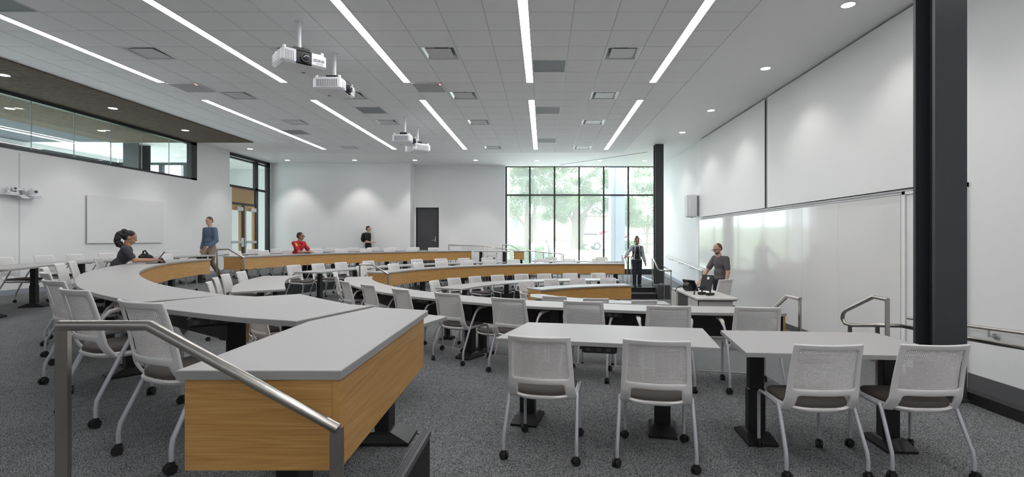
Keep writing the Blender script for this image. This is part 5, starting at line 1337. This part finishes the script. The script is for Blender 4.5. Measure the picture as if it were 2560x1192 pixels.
# --- woman on the steps
J = stand(1.55); J['elR'] = V((.28, .03, 1.10)); J['wrR'] = V((.37, .10, .955)); J['wrL'] = V((-.25, .03, .80)); J['knR'] += V((0, .04, 0)); J['anR'] += V((0, .07, 0))
t = person('woman in a pale denim jacket holding the handrail at the steps', (2.95, 15.66, Z1), R(180), J, 'skin_brown', 'denim_light', 'long', 'denim_dark', 'bun', 'hair_black', head_pitch=R(-16), build=.92, fem=True, hand_dirs={'R': (.25, .9, -.15)})
ch = J['che']
jk = part_of(t, ('jacket',)); zt, zb_ = J['nck'].z - .03, J['pel'].z + .02
drape('undershirt', jk, [[(x * (.045 if i < 2 else .052 + .002 * i), zt + (zb_ - zt) * i / 14) for x in (-1, -.4, .4, 1)] for i in range(15)], 'cloth_black', t, .012)
for s in (-1, 1):
    drape('lapel', jk, [[(s * (.050 + .02 * q), ch.z + .11 - .03 * i) for q in range(3)] for i in range(12)], 'denim_light', t, .006)
    drape('pocket_flap', jk, [[(s * (.075 + .02 * q), ch.z + .03 - .018 * i) for q in range(4)] for i in range(3)], 'jacket_blue', t, .006)
    mb = MB(); mb.tube([J['nck'] + V((s * .05, -.03, -.02)), J['nck'] + V((s * .068, .03, -.04)), J['nck'] + V((s * .055, .07, -.085))], .016, 8); mb.build('collar', ['denim_light'], t, True)
backpack('black backpack with straps on the woman in denim', (2.95, 15.66, Z1), R(180), (0, -.19, 1.10), size=.9, wearer=t)
# --- lecturer
J = stand(1.74, .20); J['hd'] += V((0, .045, -.01)); J['nck'] += V((0, .02, 0))
J['elR'] = V((.27, .0, 1.10)); J['wrR'] = V((.24, .03, .86)); J['elL'] = V((-.25, .04, 1.10)); J['wrL'] = V((-.20, .30, .90))
J['elR'], J['wrR'], J['elL'], J['wrL'] = V((.26, .16, 1.10)), V((.21, .37, .90)), V((-.27, .0, 1.10)), V((-.27, .06, .85))
t = person('bearded man in a grey t-shirt standing behind the lecturer desk', (3.92, 11.0, Z0), math.atan2(1, -.32), J, 'skin_light', 'tee_grey', 'short', 'denim_dark', 'receding', 'hair_brown', head_pitch=R(-20), build=1.06, glasses=True, hand_dirs={'R': (-.2, .8, -.6)})
hr = Matrix.Rotation(R(-20), 3, 'X')
blob('beard', [('e', J['hd'] + hr @ V((0, .048, -.082)), (.046, .042, .036), hr), ('e', J['hd'] + hr @ V((.042, .028, -.068)), (.018, .030, .030), hr), ('e', J['hd'] + hr @ V((-.042, .028, -.068)), (.018, .030, .030), hr)], ['hair_brown'], t, .008, 3)
c_ = [o for o in bpy.data.objects if o.get('label', '').startswith('white mesh chair turned away')][0]
c_.location = (3.60, 10.47, Z0); c_.rotation_euler.z = R(35); c_.scale = (1.1, 1.1, 1.18)
# --- tablet and bag on the woman's desk
t = thing('tablet', 'dark tablet propped up with keyboard before the seated woman', 'tablet', (-7.02, 8.98, Z2 + HT), math.atan2(-0.77, 0.64))
mb = MB(); mb.cbox(-.13, .13, -.16, .05, 0, .008, .003); mb.build('keyboard', ['charcoal'], t)
mt = Matrix.Translation((0, .055, .115)) @ Matrix.Rotation(R(-34), 4, 'X')
mb = MB(); mb.rbox(None, (.27, .010, .21), mat4=mt); mb.build('screen', ['charcoal'], t)
mb = MB(); mb.add([(-.12, .01, .004), (.12, .01, .004), (.12, .13, .004), (-.12, .13, .004), (-.12, .075, .10), (.12, .075, .10)], [(0, 1, 5, 4), (2, 3, 4, 5), (1, 2, 5), (3, 0, 4), (3, 2, 1, 0)]); mb.build('stand', ['charcoal'], t)
t = thing('handbag', 'small black handbag behind the tablet on the desk', 'bag', (-7.52, 9.36, Z2 + HT), R(-20))
blob('bag_body', [('e', (0, 0, .07), (.17, .09, .075)), ('e', (-.05, 0, .085), (.10, .085, .075))], ['cloth_black'], t, .012, 3).location.z = 0.006
mb = MB(); mb.tube([(-.09, 0, .14), (-.08, 0, .20), (-.03, 0, .215), (.05, 0, .15)], .013, 8); mb.build('handle', ['cloth_black'], t, True)
mb = MB(); mb.tube([(-.12, -.07, .10), (-.04, -.09, .125), (.06, -.088, .11)], .004, 6); mb.build('zip', ['gold'], t, True)
# ================================================================== OUTSIDE THE WINDOW
def gz(y): return 0.02 + max(0, y - 33) * 0.05
mb = MB()
Y0 = YW + 0.12
rows = [Y0, 33, 36, 40, 60, 90, 140]
for i in range(len(rows) - 1):
    a, b = rows[i], rows[i + 1]
    mb.add([(-60, a, gz(a) - .02), (90, a, gz(a) - .02), (90, b, gz(b) - .02), (-60, b, gz(b) - .02)], [(0, 1, 2, 3)])
o = mb.build('lawn', ['grass']); tag(o, 'green lawn outside the window', 'lawn', kind='stuff')
path = spline([(1.0, Y0 + .1), (1.2, 26), (1.6, 34), (2.0, 44), (2.6, 58)], 2.0); w = [3.4, 2.6, 1.9, 1.7, 1.6]
mb = MB(); n = len(path)
def wd(y): return max(1.1, 3.2 - (y - 21) * 0.07)
for i in range(n - 1):
    a, b = path[i], path[i + 1]
    mb.add([(a[0] - wd(a[1]), a[1], gz(a[1])), (a[0] + wd(a[1]), a[1], gz(a[1])), (b[0] + wd(b[1]), b[1], gz(b[1])), (b[0] - wd(b[1]), b[1], gz(b[1]))], [(0, 1, 2, 3)])
o = mb.build('footpath', ['concrete']); tag(o, 'pale concrete path leading away from the window', 'path', kind='structure')
mb = MB(); mb.add([(4.5, 47.5, gz(47.5)), (60, 47.5, gz(47.5)), (60, 57, gz(57)), (4.5, 57, gz(57))], [(0, 1, 2, 3)])
o = mb.build('parking_strip', ['concrete']); tag(o, 'pale paved parking strip with cars outside', 'pavement', kind='structure')
# exterior pillars
mb = MB(); mb.box(3.12, 3.32, 23.0, 23.8, -.1, 7); mb.box(3.335, 3.77, 22.95, 23.8, -.1, 7); mb.box(3.32, 3.335, 23.02, 23.7, -.1, 7)
o = mb.build('outside_pillar', ['ext_pillar']); tag(o, 'blue-grey clad pillar standing outside the window', 'pillar')
mb = MB(); mb.box(-1.75, -1.58, 22.2, 22.9, -.1, 7); mb.box(-1.8, -1.53, 22.15, 22.95, -.1, .3); o = mb.build('outside_pillar', ['house']); tag(o, 'slim white pillar outside the left edge of the window', 'pillar')
def tree(label, x, y, h, lean, crown, r0, leafm, nleaf, fork=None, group='trees outside'):
    z = gz(y) - .1
    t = thing('tree', label, 'tree', (x, y, z), 0, group)
    mb = MB(); mb.tube([(0, 0, 0), (lean * .2, 0, h * .3), (lean * .5, 0, h * .65), (lean, 0, h)], [r0 * 1.5, r0, r0 * .85, r0 * .6], 12); mb.build('trunk', ['bark'], t, True)
    for (bx, by, bz, ex, ey, ez, br) in fork or ():
        mb = MB(); mb.tube([(bx, by, bz), ((bx + ex) / 2, (by + ey) / 2, (bz + ez) / 2 + .2), (ex, ey, ez)], [br, br * .8, br * .5], 8); mb.build('branch', ['bark'], t, True)
    vs, fs = [], []
    rnd = random.Random(int(x * 100 + y))
    cl = []
    for (cx, cy, cz, rx, ry, rz) in crown:
        for k in range(int(26 * (rx * rz) ** .5 / 1.6)):
            a, u = rnd.uniform(0, 6.283), rnd.uniform(-1, 1); q = (1 - u * u) ** .5; rr = rnd.uniform(.55, 1.0)
            cl.append((cx + rx * rr * q * math.cos(a), cy + ry * rr * q * math.sin(a), cz + rz * rr * u, rnd.uniform(.35, .8)))
    for k in range(int(nleaf * 1.7)):
        c = cl[rnd.randrange(len(cl))]
        p = V((c[0] + rnd.gauss(0, c[3] * .5), c[1] + rnd.gauss(0, c[3] * .5), c[2] + rnd.gauss(0, c[3] * .38)))
        e_ = Euler((rnd.uniform(-1, 1), rnd.uniform(-1, 1), rnd.uniform(0, 6.28))).to_matrix(); s = rnd.uniform(.065, .12)
        o_ = len(vs); vs += [p + e_ @ V(q) for q in ((-s, 0, 0), (0, -s * .5, .02), (s, 0, 0), (0, s * .5, .02))]; fs.append((o_, o_ + 1, o_ + 2, o_ + 3))
    me = bpy.data.meshes.new('foliage'); me.from_pydata([tuple(v) for v in vs], [], fs); me.materials.append(M[leafm])
    o = bpy.data.objects.new('foliage', me); COL.objects.link(o); o.parent = t; o['kind'] = 'stuff'
    return t
tree('large tree with twin trunks outside the left half of the window', -1.35, 38, 4.6, .1, [(-1.0, 0, 5.6, 3.2, 2.6, 2.1), (1.4, .5, 6.3, 3.0, 2.6, 2.2), (-.2, 0, 8.0, 3.5, 3, 1.8), (2.6, 0, 4.6, 1.4, 1.6, .9)], .20, 'leaf', 15000,
     [(.25, 0, .1, .75, 0, 4.6, .2), (0, 0, 2.6, -1.9, 0, 4.4, .11), (.7, 0, 4.2, 2.0, .3, 5.6, .09)])
tree('large tree with a thick pale trunk in the middle of the window', 3.4, 50, 4.4, -.1, [(-.6, 0, 5.4, 3.4, 3, 2.2), (2.4, .5, 5.6, 3.2, 3, 2.2), (1.0, 0, 8.0, 4.6, 3.4, 2.4), (4.4, 0, 4.2, 1.6, 1.6, 1.0), (-2.2, 0, 3.6, 1.6, 1.4, 1.1)], .55, 'leaf', 17000,
     [(0, 0, 2.2, -1.6, 0, 4.6, .2), (0, 0, 2.6, 1.9, 0, 5.0, .22), (.1, 0, .2, .8, 0, 3.4, .35)])
tree('pale slender tree outside the right end of the window', 9.2, 44, 3.6, .1, [(0, 0, 4.4, 2.4, 2.2, 2.2), (.4, 0, 6.8, 2.4, 2.2, 2.0), (-1.2, 0, 3.2, 1.1, 1, .8)], .13, 'leaf_pale', 9000, [(0, 0, 1.6, -.9, 0, 3.4, .06), (0, 0, 2.0, 1.0, 0, 3.8, .06)])
tree('broad distant tree filling the background outside', -7.5, 66, 5, 0, [(0, 0, 7.5, 5.5, 4, 4)], .4, 'leaf_pale', 5000)
tree('distant tree behind the parked cars', 13.5, 74, 5, 0, [(0, 0, 7.5, 6.0, 4, 4.2)], .4, 'leaf_pale', 5000)
def bush(label, x, y, r, h, n):
    t = thing('bush', label, 'bush', (x, y, gz(y) - .05), 0, 'bushes outside')
    rnd = random.Random(int(x * 77 + y)); vs, fs = [], []
    for k in range(n):
        a, u = rnd.uniform(0, 6.283), rnd.uniform(0, 1); rr = rnd.uniform(.3, 1) ** .5
        p = V((r * rr * math.cos(a) * (1 - u * .4), r * .8 * rr * math.sin(a), h * u * (1 - .3 * rr)))
        e_ = Euler((rnd.uniform(-1, 1), rnd.uniform(-1, 1), rnd.uniform(0, 6.28))).to_matrix(); s = rnd.uniform(.06, .11)
        o_ = len(vs); vs += [tuple(p + e_ @ V(q)) for q in ((-s, 0, 0), (0, -s * .5, .02), (s, 0, 0), (0, s * .5, .02))]; fs.append((o_, o_ + 1, o_ + 2, o_ + 3))
    me = bpy.data.meshes.new('leaves'); me.from_pydata(vs, [], fs); me.materials.append(M['bush'])
    o = bpy.data.objects.new('leaves', me); COL.objects.link(o); o.parent = t; o['kind'] = 'stuff'
    mb = MB(); mb.tube([(0, 0, 0), (0.05, 0, h * .6)], [.05, .02], 6); mb.build('stem', ['bark'], t, True)
bush('low green bush outside by the left edge of the window', -2.3, 36, 1.5, 1.5, 2600); bush('low green bush outside below the twin trunk tree', -.4, 37, 1.4, 1.3, 2400)
bush('green hedge bush outside beside the pale slender tree', 8.0, 48, 1.4, 1.3, 1800)
# white porch house
def windows(t, rects, y, pane='house_dark'):
    for (x0, x1, z0, z1) in rects:
        mb = MB(); mb.box(x0 - .08, x1 + .08, y - .05, y + .02, z0 - .08, z1 + .08); w_ = mb.build('window', ['house'], t)
        mb = MB(); mb.box(x0, x1, y - .07, y - .045, z0, z1); mb.build('pane', [pane], w_)
hz = gz(54)
t = thing('house', 'white house with a porch outside the left window panes', 'house', (-1.6, 54, hz))
mb = MB(); mb.box(-2.6, 2.2, 1.6, 8, 0, 5.6); mb.build('wall', ['house'], t)
mb = MB(); mb.box(-2.6, 1.4, 0, 1.6, 0, 1.2); mb.build('porch_base', ['house'], t)
mb = MB(); mb.box(-2.8, 1.6, -.2, 1.8, 3.55, 3.9); mb.build('porch_roof', ['house'], t)
for x in (-2.5, -.6, 1.25):
    mb = MB(); mb.box(x - .15, x + .15, .0, .3, 1.2, 3.55); mb.build('porch_post', ['house'], t)
mb = MB(); mb.box(-2.5, 1.3, .05, .12, 1.95, 2.03); mb.build('porch_rail', ['brick'], t)
for k in range(20):
    mb = MB(); x = -2.4 + k * .19; mb.box(x, x + .05, .06, .11, 1.2, 1.95); mb.build('baluster', ['brick'], t)
windows(t, [(-1.9, -1.2, 1.7, 3.2), (.1, .8, 1.7, 3.2)], 1.6)
mb = MB(); mb.add([(-3, 1.2, 5.6), (2.6, 1.2, 5.6), (2.6, 8.4, 5.6), (-3, 8.4, 5.6), (-.2, 1.2, 8), (-.2, 8.4, 8)], [(0, 1, 4), (2, 3, 5), (1, 2, 5, 4), (3, 0, 4, 5), (3, 2, 1, 0)]); mb.build('roof', ['roof'], t)
hz = gz(66)
t = thing('brick_building', 'long pale brick building behind the trees outside', 'building', (8, 66, hz))
mb = MB(); mb.box(-9.2, 14, 0, 8, 0, 3.4); mb.build('wall', ['brick'], t)
mb = MB(); mb.box(-6, 14, .6, 8, 3.4, 6.5); mb.build('upper_wall', ['house'], t)
mb = MB(); mb.box(-9.4, 14.2, -.2, 8, 3.3, 3.5); mb.build('cornice', ['house'], t)
windows(t, [(-3.4, -2.4, .9, 2.3), (-.6, .4, .9, 2.3), (3.0, 4.2, .9, 2.3), (6, 7.2, .9, 2.3)], 0)
windows(t, [(-4.5, -3.5, 4.2, 5.6), (0, 1, 4.2, 5.6), (4, 5, 4.2, 5.6)], .6)
def car(label, x, y, rz, m, pickup):
    t = thing('car', label, 'car', (x, y, gz(y)), rz, 'parked cars')
    L, W = 2.45, .92
    prof = [(-L, .35), (-L, .80), (-L + .05, .98), (-1.0, 1.02), (-.55, 1.65), (.25, 1.72), (.95, 1.12), (L - .25, .98), (L, .78), (L, .35)] if pickup else \
           [(-L, .35), (-L, .75), (-L + .25, .98), (-1.5, 1.38), (-.4, 1.46), (.45, 1.35), (1.1, .95), (L - .2, .78), (L, .6), (L, .35)]
    mb = MB(); mb.loft([[(px_, s * W * (.98 if pz < 1 else .82), pz) for px_, pz in prof] for s in (-1, -.96, .96, 1)]); mb.build('body', [m], t, 35)
    if pickup: gl = [(-.52, 1.10), (-.30, 1.55), (.22, 1.60), (.72, 1.10)]
    else: gl = [(-1.45, .98), (-1.2, 1.30), (.40, 1.30), (.85, .98)]
    mb = MB(); mb.loft([[(px_, s, pz) for px_, pz in gl] for s in (-W * .93, W * .93)]); mb.build('side_glass', ['car_glass'], t)
    for wx_ in (-1.5, 1.5):
        for s in (-1, 1):
            mb = MB(); mb.cyl((wx_, s * (W - .08), .36), .36, .24, 20, 'Y'); w_ = mb.build('wheel', ['rubber'], t, True)
            mb = MB(); mb.cyl((wx_, s * (W + .045), .36), .22, .02, 16, 'Y'); mb.build('hubcap', ['alu'], w_, True)
    mb = MB(); mb.box(-L - .03, -L + .1, -W * .9, W * .9, .35, .55); mb.box(L - .1, L + .03, -W * .9, W * .9, .35, .55); mb.build('bumper', ['charcoal'], t)
    for s in (-1, 1):
        mb = MB(); mb.box(-L - .02, -L + .03, s * .7 - .14, s * .7 + .14, .62, .80); mb.build('headlamp', ['alu'], t)
    return t
car('white pickup parked outside, nearest the path', 6.6, 48.8, R(4), 'car_white', True)
car('white saloon parked outside behind the pickup', 5.6, 56.5, R(-6), 'car_white', False)
car('red car parked outside beyond the pickup', 8.6, 61.5, R(3), 'car_red', False)
car('white car parked at the right end of the window view', 12.4, 58, R(3), 'car_white', False)
J = stand(1.76)
person('man in a pale shirt standing outside, facing right', (-.68, 31, gz(31)), R(-80), J, 'skin_light', 'denim_light', 'short', 'jacket_blue', 'short', 'hair_brown', voxel=.012, detail=False)
J = stand(1.74); J['wrL'] = V((-.12, .24, 1.08)); J['elL'] = V((-.24, .02, 1.1))
t = person('man outside facing left, wearing a backpack', (.16, 31.4, gz(31.4)), R(78), J, 'skin_tan', 'cloth_pale', 'short', 'jacket_blue', 'short', 'hair_black', voxel=.012, detail=False)
backpack('grey backpack worn by the man outside', (.16, 31.4, gz(31.4)), R(78), (0, -.2, 1.26), 'charcoal', wearer=t)
